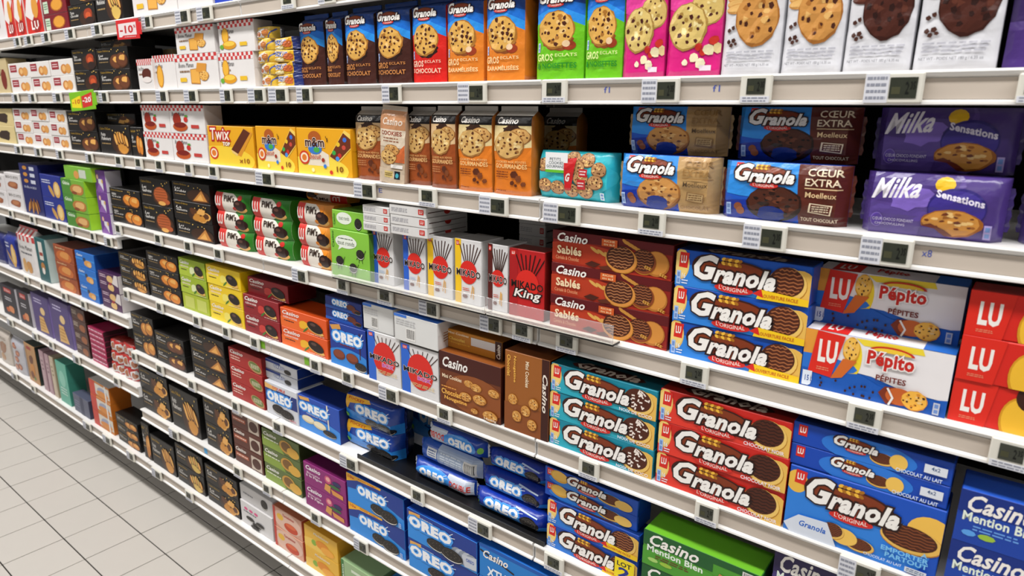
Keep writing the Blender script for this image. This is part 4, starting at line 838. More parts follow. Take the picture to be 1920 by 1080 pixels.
# ---------------------------------------------------------------- what stands where (metres)
COLS = [
('box', 'white_grey', 1, -3.7802, 0.015, 1.906, 0.3122, 0.2045, 0.08, 'grey and white biscuit box at the far left of the top shelf', 'T0', {}),
('box', 'red_lu', 1, -3.5611, 0.015, 1.906, 0.1096, 0.172, 0.1, 'red and white wafer box, first of three by the maroon boxes', 'T0', {}),
('box', 'red_lu', 1, -3.4432, 0.015, 1.906, 0.1105, 0.17, 0.1, 'red and white wafer box, middle of three by the maroon boxes', 'T0', {}),
('box', 'red_lu', 1, -3.2937, 0.015, 1.906, 0.1734, 0.1675, 0.1, 'red and white wafer box directly left of the maroon boxes', 'T0', {}),
('box', 'maroon', 2, -3.0707, 0.015, 1.906, 0.2359, 0.0606, 0.08, 'maroon biscuit box with a golden shell biscuit on the top shelf', 'T0', {}),
('box', 'blk_red', 1, -2.8316, 0.015, 1.906, 0.2294, 0.0769, 0.08, 'black box with orange and chocolate on the top shelf', 'T0', {}),
('box', 'blk_dark', 1, -2.8026, 0.015, 1.9829, 0.226, 0.0629, 0.08, 'black box lying above the orange print box, top shelf', 'T0', {}),
('box', 'blk_pale', 1, -2.5979, 0.015, 1.906, 0.2082, 0.1299, 0.08, 'black box with pale madeleines above the red discount sign', 'T0', {}),
('box', 'bm_sq', 1, -2.2817, 0.015, 1.906, 0.2885, 0.1224, 0.06, 'white box with square butter biscuits on the top shelf', 'T0', {}),
('box', 'bm_choco', 1, -2.0307, 0.015, 1.906, 0.1974, 0.1039, 0.08, 'white box with a blue tag near the top frame edge, top shelf', 'T0', {}),
('box', 'blue_plain', 1, -1.8477, 0.015, 1.906, 0.1542, 0.0894, 0.08, 'royal blue box, last visible on the top shelf', 'T0', {}),
('box', 'cream_box', 1, -3.847, 0.015, 1.6811, 0.2897, 0.1494, 0.08, 'cream box with brown biscuit sticks at the left end under the top shelf', 'T1', {}),
('box', 'rect_white', 2, -3.5574, 0.015, 1.6811, 0.2454, 0.0613, 0.06, 'white box with dark red square and biscuits, first column from the left', 'T1', {}),
('box', 'rect_white', 2, -3.3189, 0.015, 1.6811, 0.2163, 0.0604, 0.06, 'white box with dark red square and biscuits, second column', 'T1', {}),
('box', 'rect_white', 2, -3.0924, 0.015, 1.6811, 0.2225, 0.0607, 0.06, 'white box with dark red square and biscuits, third column by the black boxes', 'T1', {}),
('box', 'blk_red', 2, -2.8671, 0.015, 1.6811, 0.2149, 0.0749, 0.12, 'black biscuit box with a red berry print, beside the white boxes', 'T1', {}),
('box', 'blk_choc', 2, -2.63, 0.015, 1.6811, 0.2472, 0.0719, 0.12, 'black biscuit box with brown stacked biscuits above the green discount sign', 'T1', {}),
('box', 'blk_dark', 1, -2.6772, 0.05, 1.8248, 0.2582, 0.033, 0.08, 'dim black box lying on the brown stacked biscuit boxes', 'T1', {}),
('box', 'cream_box', 1, -2.6807, 0.17, 1.6811, 0.299, 0.0842, 0.1, 'yellow cream biscuit box behind the checked white boxes', 'T1', {}),
('box', 'cream_box', 1, -2.658, 0.17, 1.7652, 0.2948, 0.0613, 0.1, 'yellow cream biscuit box stacked above its twin', 'T1', {}),
('box', 'bm_choco', 1, -2.3709, 0.005, 1.6811, 0.1039, 0.0949, 0.06, 'narrow white box with chocolate sweets beside the oval biscuit box', 'T1', {}),
('box', 'bm_oval', 1, -2.2634, 0.015, 1.6811, 0.1437, 0.1038, 0.06, 'white box with red check trim and a large oval biscuit', 'T1', {}),
('box', 'bm_sq', 1, -2.0626, 0.015, 1.6811, 0.2482, 0.0996, 0.06, 'white box with red check trim and square biscuits, lower one', 'T1', {}),
('box', 'bm_sq', 1, -2.0543, 0.015, 1.7807, 0.2236, 0.0771, 0.06, 'white box with red check trim and square biscuits, upper one', 'T1', {}),
('box', 'bm_lemon', 1, -1.8418, 0.015, 1.6811, 0.1786, 0.0939, 0.06, 'white box with red check trim and lemon cakes, lower one', 'T1', {}),
('box', 'bm_lemon', 1, -1.8295, 0.015, 1.775, 0.1786, 0.0828, 0.06, 'white box with red check trim and lemon cakes, upper one', 'T1', {}),
('foil', 'pickup2', 5, -1.702, 0.015, 1.6811, 0.0822, 0.0306, 0.05, 'yellow and white wrapped bar piled by the lemon boxes', 'T1', {}),
('foil', 'pickup', 4, -1.61, 0.015, 1.6811, 0.0988, 0.0304, 0.05, 'yellow and navy wrapped bar piled beside the brown cookie bags', 'T1', {}),
('bag', 'bag_choc', 1, -1.5226, 0.03, 1.6811, 0.102, 0.1747, 0.06, 'brown and blue chocolate chip cookie bag, leftmost of four', 'T1', {}),
('bag', 'bag_choc', 1, -1.4263, 0.03, 1.6811, 0.0616, 0.1747, 0.06, 'brown and blue chocolate chip cookie bag, narrow second of four', 'T1', {}),
('bag', 'bag_choc', 1, -1.3182, 0.015, 1.6811, 0.1055, 0.1767, 0.075, 'brown and blue chocolate chip cookie bag, third of four', 'T1', {}),
('bag', 'bag_choc', 1, -1.202, 0.015, 1.6811, 0.109, 0.1767, 0.075, 'brown and blue chocolate chip cookie bag beside the red bag', 'T1', {}),
('bag', 'bag_red', 1, -1.0902, 0.015, 1.6811, 0.1013, 0.1767, 0.075, 'red and blue chocolate chip cookie bag', 'T1', {}),
('bag', 'bag_orange', 1, -0.9849, 0.015, 1.6811, 0.1002, 0.1767, 0.075, 'orange and blue caramel cookie bag beside the red bag', 'T1', {}),
('bag', 'bag_orange', 1, -0.8778, 0.015, 1.6811, 0.0967, 0.1767, 0.075, 'orange and blue caramel cookie bag beside the green bag', 'T1', {}),
('bag', 'bag_green', 1, -0.7477, 0.015, 1.6811, 0.1063, 0.1767, 0.06, 'lime green hazelnut cookie bag beside the orange bag', 'T1', {}),
('bag', 'bag_green', 1, -0.6516, 0.015, 1.6811, 0.0759, 0.1767, 0.06, 'lime green hazelnut cookie bag beside the pink bag', 'T1', {}),
('slimbag', 'bag_pink', 1, -0.5721, 0.015, 1.6811, 0.0781, 0.1767, 0.05, 'bright pink cookie bag beside the green bag', 'T1', {}),
('slimbag', 'bag_pink', 1, -0.4819, 0.015, 1.6811, 0.0932, 0.1767, 0.05, 'bright pink cookie bag beside the white bag', 'T1', {}),
('slimbag', 'white_light', 1, -0.3872, 0.015, 1.6811, 0.0897, 0.1767, 0.055, 'white bag with a pale chocolate chip cookie beside the pink bag', 'T1', {}),
('slimbag', 'white_light', 1, -0.2966, 0.015, 1.6811, 0.0837, 0.1767, 0.055, 'white bag with a pale chocolate chip cookie beside the dark cookie bag', 'T1', {}),
('slimbag', 'white_dark', 1, -0.2086, 0.015, 1.6811, 0.0851, 0.1767, 0.055, 'white bag with a dark chocolate cookie, left of two', 'T1', {}),
('slimbag', 'white_dark', 1, -0.115, 0.015, 1.6811, 0.0939, 0.1767, 0.055, 'white bag with a dark chocolate cookie, right of two', 'T1', {}),
('slimbag', 'violet_bag', 1, -0.0241, 0.03, 1.6811, 0.0763, 0.1747, 0.06, 'dark violet bag at the right end of the cookie bags', 'T1', {}),
('box', 'greenwhite', 2, -3.9122, 0.015, 1.4562, 0.3399, 0.0783, 0.08, 'beige biscuit box with a green corner at the left edge', 'R2', {}),
('box', 'rect_white', 3, -3.6213, 0.015, 1.4562, 0.2112, 0.0528, 0.06, 'white box with dark red square, left column on the second shelf', 'R2', {}),
('box', 'rect_white', 3, -3.4079, 0.015, 1.4562, 0.1999, 0.0531, 0.06, 'white box with dark red square, middle column on the second shelf', 'R2', {}),
('box', 'rect_white', 3, -3.2113, 0.015, 1.4562, 0.1784, 0.0513, 0.06, 'white box with dark red square, right column on the second shelf', 'R2', {}),
('box', 'blk_choc', 2, -2.9762, 0.015, 1.4562, 0.2673, 0.0755, 0.12, 'black box with chocolate biscuit under the green discount sign', 'R2', {}),
('box', 'blk_finger', 1, -2.6982, 0.015, 1.4562, 0.2571, 0.1046, 0.1, 'black box with golden twisted biscuits, below the dim box', 'R2', {}),
('box', 'blk_dark', 1, -2.715, 0.05, 1.5607, 0.24, 0.0405, 0.1, 'dim black box lying on the twisted biscuit box', 'R2', {}),
('box', 'blk_pear', 1, -2.5156, 0.015, 1.4562, 0.0883, 0.1004, 0.05, 'small black box squeezed beside the fruit tartlet boxes', 'R2', {}),
('box', 'bm_tart', 2, -2.3646, 0.015, 1.4562, 0.1949, 0.0875, 0.06, 'white box with red check trim and fruit tartlets, left column', 'R2', {}),
('box', 'bm_tart', 2, -2.1548, 0.015, 1.4562, 0.2145, 0.0877, 0.06, 'white box with red check trim and fruit tartlets, beside the yellow boxes', 'R2', {}),
('box', 'twix', 1, -1.9123, 0.015, 1.4562, 0.2484, 0.116, 0.1, 'yellow box of caramel chocolate bars with red lettering', 'R2', {}),
('box', 'mms', 1, -1.6819, 0.015, 1.4562, 0.1876, 0.1196, 0.1, 'yellow box with coloured button sweets, left of two', 'R2', {}),
('box', 'mms', 1, -1.4702, 0.015, 1.4562, 0.2231, 0.1194, 0.1, 'yellow box with coloured button sweets, beside the brown cookie bag', 'R2', {}),
('slimbag', 'cas_brown', 1, -1.3042, 0.02, 1.4562, 0.1017, 0.1747, 0.06, 'rust brown cookie bag beside the yellow boxes', 'R2', {}),
('slimbag', 'cas_fair', 1, -1.2059, 0.0, 1.4562, 0.085, 0.1767, 0.03, 'pale leaning cookie bag with a small black badge', 'R2', {'ry': 4}),
('slimbag', 'cas_brown', 1, -1.1343, 0.02, 1.4562, 0.0755, 0.1747, 0.06, 'rust brown cookie bag right of the leaning pale bag', 'R2', {}),
('slimbag', 'cas_brown', 1, -1.0431, 0.008, 1.4562, 0.0734, 0.1767, 0.06, 'rust brown cookie bag beside the bright orange bag', 'R2', {}),
('slimbag', 'cas_orange', 1, -0.9532, 0.008, 1.4562, 0.0939, 0.1767, 0.06, 'bright orange cookie bag beside the rust brown bags', 'R2', {}),
('slimbag', 'cas_orange', 1, -0.8525, 0.008, 1.4562, 0.0959, 0.1767, 0.06, 'bright orange cookie bag beside the turquoise pack', 'R2', {}),
('slimbag', 'cas_orange', 1, -0.8457, 0.17, 1.4562, 0.0889, 0.1747, 0.06, 'dim orange cookie bag set back behind the turquoise pack', 'R2', {}),
('pillow', 'petits', 1, -0.7136, 0.025, 1.4562, 0.1799, 0.0923, 0.06, 'turquoise pack of small cookies with a white and green sticker', 'R2', {}),
('pillow', 'coeur_beige', 1, -0.5153, 0.01, 1.4562, 0.1875, 0.0943, 0.06, 'blue and tan soft cookie pack, lower of two', 'R2', {}),
('pillow', 'coeur_beige', 1, -0.5237, 0.05, 1.5504, 0.1857, 0.0825, 0.06, 'blue and tan soft cookie pack, upper of two', 'R2', {}),
('pillow', 'coeur_choc', 1, -0.3169, 0.01, 1.4562, 0.1936, 0.0918, 0.06, 'blue and dark brown soft cookie pack, lower of two', 'R2', {}),
('pillow', 'coeur_choc', 1, -0.3204, 0.055, 1.5479, 0.1881, 0.085, 0.06, 'blue and dark brown soft cookie pack, upper of two', 'R2', {}),
('pillow', 'milka', 1, -0.113, 0.01, 1.4562, 0.1731, 0.0866, 0.065, 'purple filled cookie pack, lower of two', 'R2', {}),
('pillow', 'milka', 1, -0.1158, 0.06, 1.5427, 0.1747, 0.0902, 0.065, 'purple filled cookie pack, upper of two', 'R2', {}),
('pillow', 'milka', 1, 0.0573, 0.03, 1.4562, 0.1326, 0.0775, 0.065, 'purple cookie pack cut by the right frame edge', 'R2', {}),
('box', 'blk_pear', 2, -2.6833, 0.015, 1.197, 0.2527, 0.0658, 0.12, 'black box with golden almond biscuits at the left of the third shelf', 'R3', {}),
('box', 'blk_waffle', 2, -2.4311, 0.015, 1.197, 0.2237, 0.0936, 0.12, 'black box with grilled waffle biscuits on the third shelf', 'R3', {}),
('box', 'blk_wedge', 3, -2.1855, 0.015, 1.197, 0.2422, 0.0634, 0.12, 'black box with glowing thin butter biscuits beside the red and green packs', 'R3', {'dn2': 'blk_heap'}),
('sleeve', 'pims_green', 3, -1.9586, 0.015, 1.197, 0.1955, 0.0579, 0.1, 'red and green jam biscuit pack, left column', 'R3', {}),
('sleeve', 'pims_green', 3, -1.7542, 0.015, 1.197, 0.1871, 0.058, 0.1, 'red and green jam biscuit pack, right column', 'R3', {}),
('sleeve', 'pims_orange', 3, -1.5446, 0.015, 1.197, 0.1523, 0.0593, 0.1, 'red and orange jam biscuit pack beside the green character box', 'R3', {}),
('sleeve', 'pims_orange', 1, -1.5602, 0.07, 1.375, 0.1794, 0.024, 0.07, 'red and orange jam biscuit pack lying upside down on the others', 'R3', {'flip': 1}),
('box', 'mini_green', 1, -1.3729, 0.005, 1.197, 0.1531, 0.1253, 0.1, 'lime green box with dancing round biscuits', 'R3', {}),
('box', 'mini_green_top', 1, -1.3748, 0.01, 1.3223, 0.1383, 0.0491, 0.1, 'lime green box lying flat on its twin', 'R3', {}),
('box', 'mik_blue', 1, -1.2629, 0.02, 1.197, 0.0742, 0.1373, 0.08, 'white chocolate stick box with a blue stripe, left of two', 'R3', {}),
('box', 'mik_blue', 1, -1.1509, 0.02, 1.197, 0.0739, 0.1395, 0.08, 'white chocolate stick box with a blue stripe, right of two', 'R3', {}),
('box', 'mik_lying', 3, -1.2596, 0.0, 1.3343, 0.096, 0.021, 0.12, 'white stick box lying flat on the blue striped boxes, left pile', 'R3', {}),
('box', 'mik_lying', 3, -1.1469, 0.0, 1.3365, 0.1223, 0.0238, 0.14, 'white stick box lying flat on the blue striped boxes, right pile', 'R3', {}),
('box', 'mik_yellow', 1, -1.0663, 0.02, 1.197, 0.078, 0.1454, 0.08, 'white chocolate stick box with a yellow stripe, left of two', 'R3', {}),
('box', 'mik_yellow', 1, -0.9786, 0.02, 1.197, 0.0777, 0.1484, 0.08, 'white chocolate stick box with a yellow stripe, right of two', 'R3', {}),
('box', 'mik_dark', 1, -0.8923, 0.02, 1.197, 0.0544, 0.1485, 0.07, 'white chocolate stick box with a dark maroon stripe', 'R3', {}),
('box', 'mik_king', 1, -0.8139, 0.02, 1.197, 0.0906, 0.147, 0.05, 'red chocolate stick box beside the dark red biscuit boxes', 'R3', {}),
('box', 'mik_lying', 3, -0.9039, 0.16, 1.317, 0.0753, 0.0269, 0.12, 'dim white stick box lying flat far back beside the dark red boxes', 'R3', {}),
('box', 'sables', 3, -0.6207, 0.02, 1.197, 0.2604, 0.066, 0.06, 'dark red box of chocolate covered wheat biscuits', 'R3', {}),
('box', 'gran_blue', 3, -0.3687, 0.015, 1.197, 0.2274, 0.0649, 0.06, 'blue box of milk chocolate biscuits with yellow ribbon on the third shelf', 'R3', {}),
('box', 'pepito', 1, -0.1525, 0.015, 1.197, 0.2021, 0.0966, 0.06, 'blue and white box of chocolate chip biscuits, lower of two', 'R3', {}),
('box', 'pepito', 1, -0.1559, 0.06, 1.2936, 0.2031, 0.09, 0.06, 'blue and white box of chocolate chip biscuits, upper of two', 'R3', {}),
('box', 'lu_box', 3, 0.0327, 0.015, 1.197, 0.1626, 0.0647, 0.06, 'red biscuit box with a yellow biscuit at the right frame edge', 'R3', {}),
('box', 'blk_finger', 3, -2.6954, 0.015, 0.937, 0.2336, 0.0471, 0.12, 'black box with hand shaped biscuits at the left of the fourth shelf', 'R4', {}),
('box', 'blk_pear', 3, -2.4523, 0.015, 0.937, 0.2326, 0.0592, 0.12, 'black box with orange shell biscuits beside the lime boxes', 'R4', {}),
('box', 'gen_lime', 3, -2.235, 0.015, 0.937, 0.1762, 0.0618, 0.1, 'lime green cake biscuit box beside the yellow boxes', 'R4', {'last': 'lime_window'}),
('box', 'gen_yellow', 3, -2.033, 0.015, 0.937, 0.2041, 0.0626, 0.1, 'yellow lemon cake biscuit box', 'R4', {}),
('box', 'gen_red', 2, -1.8279, 0.015, 0.937, 0.1909, 0.062, 0.1, 'dark red cherry cake biscuit box', 'R4', {}),
('box', 'gen_red', 1, -1.8062, 0.03, 1.0609, 0.212, 0.0543, 0.1, 'dark red cherry cake biscuit box shifted right on top of its stack', 'R4', {}),
('box', 'gen_orange', 2, -1.6142, 0.015, 0.937, 0.2223, 0.0577, 0.1, 'bright orange cake biscuit box', 'R4', {}),
('box', 'oreo_choc', 1, -1.408, 0.01, 0.937, 0.1502, 0.122, 0.08, 'dark blue box of chocolate coated sandwich biscuits', 'R4', {}),
('box', 'oreo_flat', 2, -1.4329, 0.02, 1.059, 0.1551, 0.0332, 0.08, 'dark blue flat biscuit box lying on the coated biscuit box', 'R4', {}),
('box', 'mik_box', 1, -1.2527, 0.0, 0.937, 0.1211, 0.134, 0.1, 'white and blue large stick box, left of two', 'R4', {}),
('box', 'mik_box', 1, -1.1231, 0.0, 0.937, 0.1273, 0.1271, 0.1, 'white and blue large stick box, right of two', 'R4', {}),
('box', 'mikbox_lying', 1, -1.2755, 0.005, 1.071, 0.1148, 0.0687, 0.1, 'white stick box lying on the left large stick box', 'R4', {}),
('box', 'mikbox_lying', 1, -1.1291, -0.005, 1.071, 0.1492, 0.0686, 0.1, 'white stick box with barcode lying on the right large stick box', 'R4', {}),
('box', 'minicook', 1, -0.9607, 0.0, 0.937, 0.1873, 0.138, 0.08, 'brown box of mini nut cookies', 'R4', {}),
('box', 'minicook_back', 1, -0.9842, 0.03, 1.075, 0.1907, 0.0455, 0.08, 'golden brown box lying on the mini cookie box', 'R4', {}),
('box', 'minicook_vert', 1, -0.7973, 0.0, 0.937, 0.1182, 0.185, 0.08, 'brown mini cookie box standing on end beside the turquoise boxes', 'R4', {}),
('box', 'gran_turq', 3, -0.6158, 0.005, 0.937, 0.2404, 0.0611, 0.06, 'turquoise box of coconut chocolate biscuits', 'R4', {}),
('box', 'gran_red', 3, -0.3706, 0.005, 0.937, 0.2357, 0.0643, 0.06, 'red box of dark chocolate biscuits', 'R4', {}),
('box', 'gran_pocket', 1, -0.1372, 0.005, 0.937, 0.2228, 0.1209, 0.07, 'large blue box of milk chocolate biscuits under two flat ones', 'R4', {}),
('box', 'gran_flat', 2, -0.1406, 0.008, 1.0579, 0.2249, 0.0381, 0.07, 'flat blue box of milk chocolate biscuits on the large box', 'R4', {}),
('box', 'ment_blue', 2, 0.0748, 0.005, 0.937, 0.1802, 0.0829, 0.07, 'royal blue chocolate biscuit box at the lower right edge', 'R4', {}),
('box', 'blk_round', 2, -2.6852, 0.015, 0.6764, 0.1846, 0.0806, 0.1, 'black box with walnut biscuits at the left of the fifth shelf', 'R5', {}),
('box', 'blk_choc', 2, -2.4722, 0.015, 0.6764, 0.221, 0.0619, 0.12, 'black box with hazelnut biscuits next to the walnut biscuits', 'R5', {}),
('box', 'blk_wedge', 3, -2.1954, 0.015, 0.6764, 0.2292, 0.061, 0.1, 'black box with pointed golden biscuits beside the cherry boxes', 'R5', {}),
('box', 'cerise', 3, -1.9526, 0.015, 0.6764, 0.1927, 0.0593, 0.1, 'red cherry biscuit box beside the white biscuit box', 'R5', {}),
('box', 'oreo_white', 1, -1.7589, 0.015, 0.6764, 0.1675, 0.1114, 0.1, 'white and navy sandwich biscuit box', 'R5', {}),
('box', 'oreo_flatw', 2, -1.7766, 0.03, 0.7878, 0.1761, 0.0331, 0.1, 'white and navy flat box lying on the sandwich biscuit box', 'R5', {}),
('box', 'oreo_blanc', 1, -1.5767, 0.02, 0.6764, 0.1971, 0.11, 0.09, 'blue box of white chocolate sandwich biscuits', 'R5', {}),
('pillow', 'oreo_pocket', 2, -1.3792, 0.04, 0.6764, 0.216, 0.0776, 0.09, 'blue sandwich biscuit pack with yellow corner on the black tray', 'R5', {'lift': 0.0028}),
('pillow', 'oreo_pocket', 1, -1.2925, 0.2, 0.6764, 0.1852, 0.13, 0.1, 'dim blue biscuit pack in the back row behind the rolls', 'R5', {'lift': 0.0005}),
('roll', 'oreo_roll_double', 1, -1.0938, 0.03, 0.6764, 0.2133, 0.0494, 0.055, 'blue biscuit roll with white end, bottom of the left roll pile', 'R5', {'lift': 0.0028}),
('roll', 'oreo_roll_back', 1, -1.0794, 0.04, 0.7258, 0.21, 0.0558, 0.055, 'blue biscuit roll showing its pale back, middle of the left roll pile', 'R5', {'lift': 0.0028}),
('roll', 'oreo_roll_double', 1, -1.0639, 0.05, 0.7817, 0.1935, 0.0496, 0.055, 'blue and white biscuit roll upside down, upper left roll pile', 'R5', {'flip': 1, 'lift': 0.0028}),
('roll', 'oreo_roll_back', 1, -1.069, 0.07, 0.8313, 0.1805, 0.0248, 0.055, 'blue biscuit roll under the shelf edge, topmost of the left roll pile', 'R5', {'flip': 1, 'lift': 0.0028}),
('roll', 'oreo_roll', 1, -0.8651, 0.02, 0.6764, 0.213, 0.0493, 0.055, 'blue biscuit roll, bottom of the right roll pile', 'R5', {'lift': 0.0028}),
('roll', 'oreo_roll', 1, -0.8662, 0.035, 0.7258, 0.1944, 0.0515, 0.055, 'blue biscuit roll, middle of the right roll pile', 'R5', {'lift': 0.0028}),
('roll', 'oreo_roll', 1, -0.8705, 0.055, 0.7773, 0.1781, 0.0432, 0.055, 'blue biscuit roll, top of the right roll pile', 'R5', {'lift': 0.0028}),
('box', 'gran_blue2', 2, -0.6306, 0.015, 0.6764, 0.2252, 0.059, 0.05, 'blue box of milk chocolate biscuits beside the rolls, front pair', 'R5', {'stk': 1}),
('box', 'gran_side', 2, -0.6442, 0.025, 0.7944, 0.2298, 0.0357, 0.06, 'blue flat side biscuit box on the front pair beside the rolls', 'R5', {}),
('box', 'ment_green', 2, -0.387, 0.0, 0.6764, 0.2288, 0.077, 0.08, 'green nut chocolate biscuit box at the bottom right', 'R5', {}),
('box', 'ment_purple', 2, -0.1665, 0.01, 0.6764, 0.1849, 0.1062, 0.08, 'dark purple chocolate biscuit box at the bottom edge', 'R5', {}),
('box', 'ment_purple', 1, 0.0238, 0.01, 0.6764, 0.153, 0.2124, 0.08, 'dark purple chocolate biscuit box cut by the bottom frame edge', 'R5', {}),
('box', 'blk_heap', 2, -2.6607, 0.015, 0.4219, 0.2386, 0.0917, 0.12, 'black box with nut brittle at the left of the sixth shelf', 'R6', {}),
('box', 'blk_finger', 1, -2.4159, 0.015, 0.4219, 0.2137, 0.17, 0.12, 'tall black box with orange stick biscuits', 'R6', {}),
('box', 'blk_heap', 2, -2.1774, 0.015, 0.4219, 0.1762, 0.0975, 0.1, 'black box with crumbly golden biscuits beside the brown boxes', 'R6', {}),
('box', 'choco_brown', 3, -1.9906, 0.015, 0.4219, 0.1736, 0.0688, 0.1, 'dark brown chocolate cake box beside the olive boxes', 'R6', {}),
('box', 'oliv', 3, -1.7879, 0.015, 0.4219, 0.2035, 0.0625, 0.1, 'olive green apple biscuit box', 'R6', {}),
('box', 'figue', 2, -1.5529, 0.005, 0.4219, 0.2019, 0.0758, 0.07, 'purple fig biscuit box', 'R6', {}),
('box', 'oreo_10', 2, -1.3222, 0.005, 0.4219, 0.237, 0.0951, 0.08, 'blue and yellow sandwich biscuit multipack', 'R6', {}),
('box', 'oreo_big', 2, -1.0614, 0.0, 0.4219, 0.246, 0.0897, 0.08, 'large blue sandwich biscuit box with grey biscuit row', 'R6', {}),
('box', 'xtuk', 2, -0.825, 0.0, 0.4219, 0.2131, 0.0929, 0.08, 'bright blue cracker box at the bottom edge', 'R6', {}),
('box', 'blk_round', 1, -2.7969, 0.015, 0.1764, 0.0663, 0.1641, 0.05, 'narrow black box at the left of the base shelf', 'R7', {}),
('box', 'blk_finger', 1, -2.6532, 0.015, 0.1764, 0.199, 0.1344, 0.1, 'black box with two golden pastries on the base shelf', 'R7', {}),
('box', 'blk_pale', 2, -2.4343, 0.015, 0.1764, 0.2097, 0.0827, 0.1, 'black box with pale ring biscuits on the base shelf', 'R7', {}),
('box', 'blk_heap', 2, -2.1976, 0.015, 0.1764, 0.2213, 0.0775, 0.1, 'black box with sliced nut biscuits beside the white box', 'R7', {}),
('box', 'lait', 1, -1.979, 0.015, 0.1764, 0.1989, 0.0913, 0.1, 'white box with pink dots and small dark biscuits', 'R7', {}),
('box', 'lait_top', 1, -1.9795, 0.02, 0.2676, 0.2043, 0.0608, 0.1, 'white flat box lying on the pink dotted box', 'R7', {}),
('box', 'tart_red', 2, -1.7858, 0.015, 0.1764, 0.159, 0.0764, 0.1, 'pale red tartlet box on the base shelf', 'R7', {}),
('box', 'tart_yellow', 2, -1.6087, 0.015, 0.1764, 0.1692, 0.0767, 0.12, 'yellow biscuit box on the base shelf', 'R7', {}),
('box', 'gtart', 1, -1.4257, 0.015, 0.1764, 0.1624, 0.11, 0.12, 'pale green chocolate biscuit box at the bottom frame edge', 'R7', {}),
('box', 'lait_bleu', 1, -1.2472, 0.015, 0.1764, 0.1727, 0.1, 0.12, 'light blue box at the bottom frame edge', 'R7', {}),
('box', 'white_grey', 2, -4.1663, 0.015, 1.1368, 0.2812, 0.0791, 0.15, 'white box with brown biscuits, left column at the far left', 'A3', {}),
('box', 'white_grey', 2, -3.9029, 0.015, 1.1368, 0.212, 0.0881, 0.15, 'white box with brown biscuits beside the navy boxes', 'A3', {}),
('box', 'navy_tall', 1, -3.6574, 0.015, 1.1368, 0.2337, 0.2322, 0.12, 'tall navy box with fanned biscuits', 'A3', {}),
('box', 'navy_fig', 2, -3.408, 0.015, 1.1368, 0.2364, 0.0991, 0.1, 'navy box with fig biscuits beside the lime boxes', 'A3', {}),
('box', 'green_box', 3, -3.1182, 0.0, 1.1368, 0.2325, 0.0665, 0.11, 'lime green nut biscuit box in the far left bay', 'A3', {}),
('box', 'green_lid', 1, -3.0534, 0.0, 1.3363, 0.2678, 0.0554, 0.11, 'lime green box lying on top of the lime stack', 'A3', {}),
('box', 'purple_white', 3, -2.8839, 0.015, 1.1368, 0.0965, 0.0831, 0.06, 'purple and white biscuit box at the end of the far bay shelf', 'A3', {}),
('slimbag', 'navy_box', 1, -4.3449, 0.015, 0.8118, 0.2116, 0.1662, 0.06, 'dark navy bag at the left frame edge', 'A4', {}),
('slimbag', 'navy_fig', 1, -4.1384, 0.015, 0.8118, 0.1656, 0.1809, 0.06, 'dark navy bag beside the checked bag', 'A4', {}),
('slimbag', 'bm_bag', 1, -3.8923, 0.015, 0.8118, 0.2469, 0.2369, 0.06, 'white bag with red checked top in the far bay', 'A4', {}),
('box', 'teal_slim', 1, -3.6761, 0.015, 0.8118, 0.1269, 0.2105, 0.1, 'slim dark teal box beside the checked bag', 'A4', {}),
('box', 'brown_orange', 3, -3.3926, 0.015, 0.8118, 0.2171, 0.0698, 0.1, 'brown and orange spiced biscuit box in the far bay', 'A4', {}),
('box', 'blue_gal', 3, -3.1576, 0.015, 0.8118, 0.1921, 0.0708, 0.12, 'bright blue biscuit box in the far bay', 'A4', {}),
('box', 'plum_box', 2, -2.9433, 0.015, 0.8118, 0.1806, 0.0777, 0.1, 'plum and white biscuit box at the end of the far bay shelf', 'A4', {}),
('box', 'dark_tall', 1, -4.3025, 0.015, 0.5147, 0.2243, 0.1713, 0.04, 'dark tall box with a red label, left of two in the far bay', 'A5', {}),
('box', 'dark_tall', 1, -4.0645, 0.015, 0.5147, 0.1686, 0.1831, 0.04, 'dark tall box with a red label beside the lavender boxes', 'A5', {}),
('box', 'lav_tall', 1, -3.8209, 0.015, 0.5147, 0.2261, 0.2055, 0.06, 'lavender blue tall biscuit box, left of two', 'A5', {}),
('box', 'lav_tall', 1, -3.5632, 0.015, 0.5147, 0.2319, 0.22, 0.06, 'lavender blue tall biscuit box, right of two', 'A5', {}),
('box', 'brown_stack', 4, -3.341, 0.015, 0.5147, 0.1477, 0.0566, 0.1, 'dark brown biscuit box beside the pink pile', 'A5', {}),
('box', 'pink_stack', 7, -3.1653, 0.015, 0.5147, 0.1546, 0.0238, 0.1, 'thin crimson biscuit box in the pink pile', 'A5', {}),
('foil', 'foil_red', 3, -2.9924, 0.015, 0.5147, 0.1025, 0.05, 0.07, 'red and white foil pack, left pile at the shelf end', 'A5', {}),
('foil', 'foil_red', 3, -2.8684, 0.015, 0.5147, 0.1121, 0.054, 0.07, 'red and white foil pack, right pile at the shelf end', 'A5', {}),
('slimbag', 'white_bag', 1, -4.8021, 0.015, 0.1764, 0.2214, 0.1814, 0.05, 'pale brown bag at the left frame edge on the base shelf', 'R7', {}),
('slimbag', 'white_bag', 1, -4.5723, 0.015, 0.1764, 0.1976, 0.2043, 0.05, 'pale brown bag beside the silver bag on the base shelf', 'R7', {}),
('slimbag', 'silver_cookies', 1, -4.3368, 0.015, 0.1764, 0.2005, 0.2023, 0.05, 'silver bag with reddish brown cookies on the base shelf', 'R7', {}),
('box', 'brown_tall', 1, -4.109, 0.015, 0.1764, 0.1551, 0.2199, 0.09, 'tan tall box with dark side on the base shelf', 'R7', {}),
('box', 'slim_pink', 1, -3.9406, 0.015, 0.1764, 0.0577, 0.2241, 0.1, 'slim dusty pink box, first in the row of slim boxes', 'R7', {}),
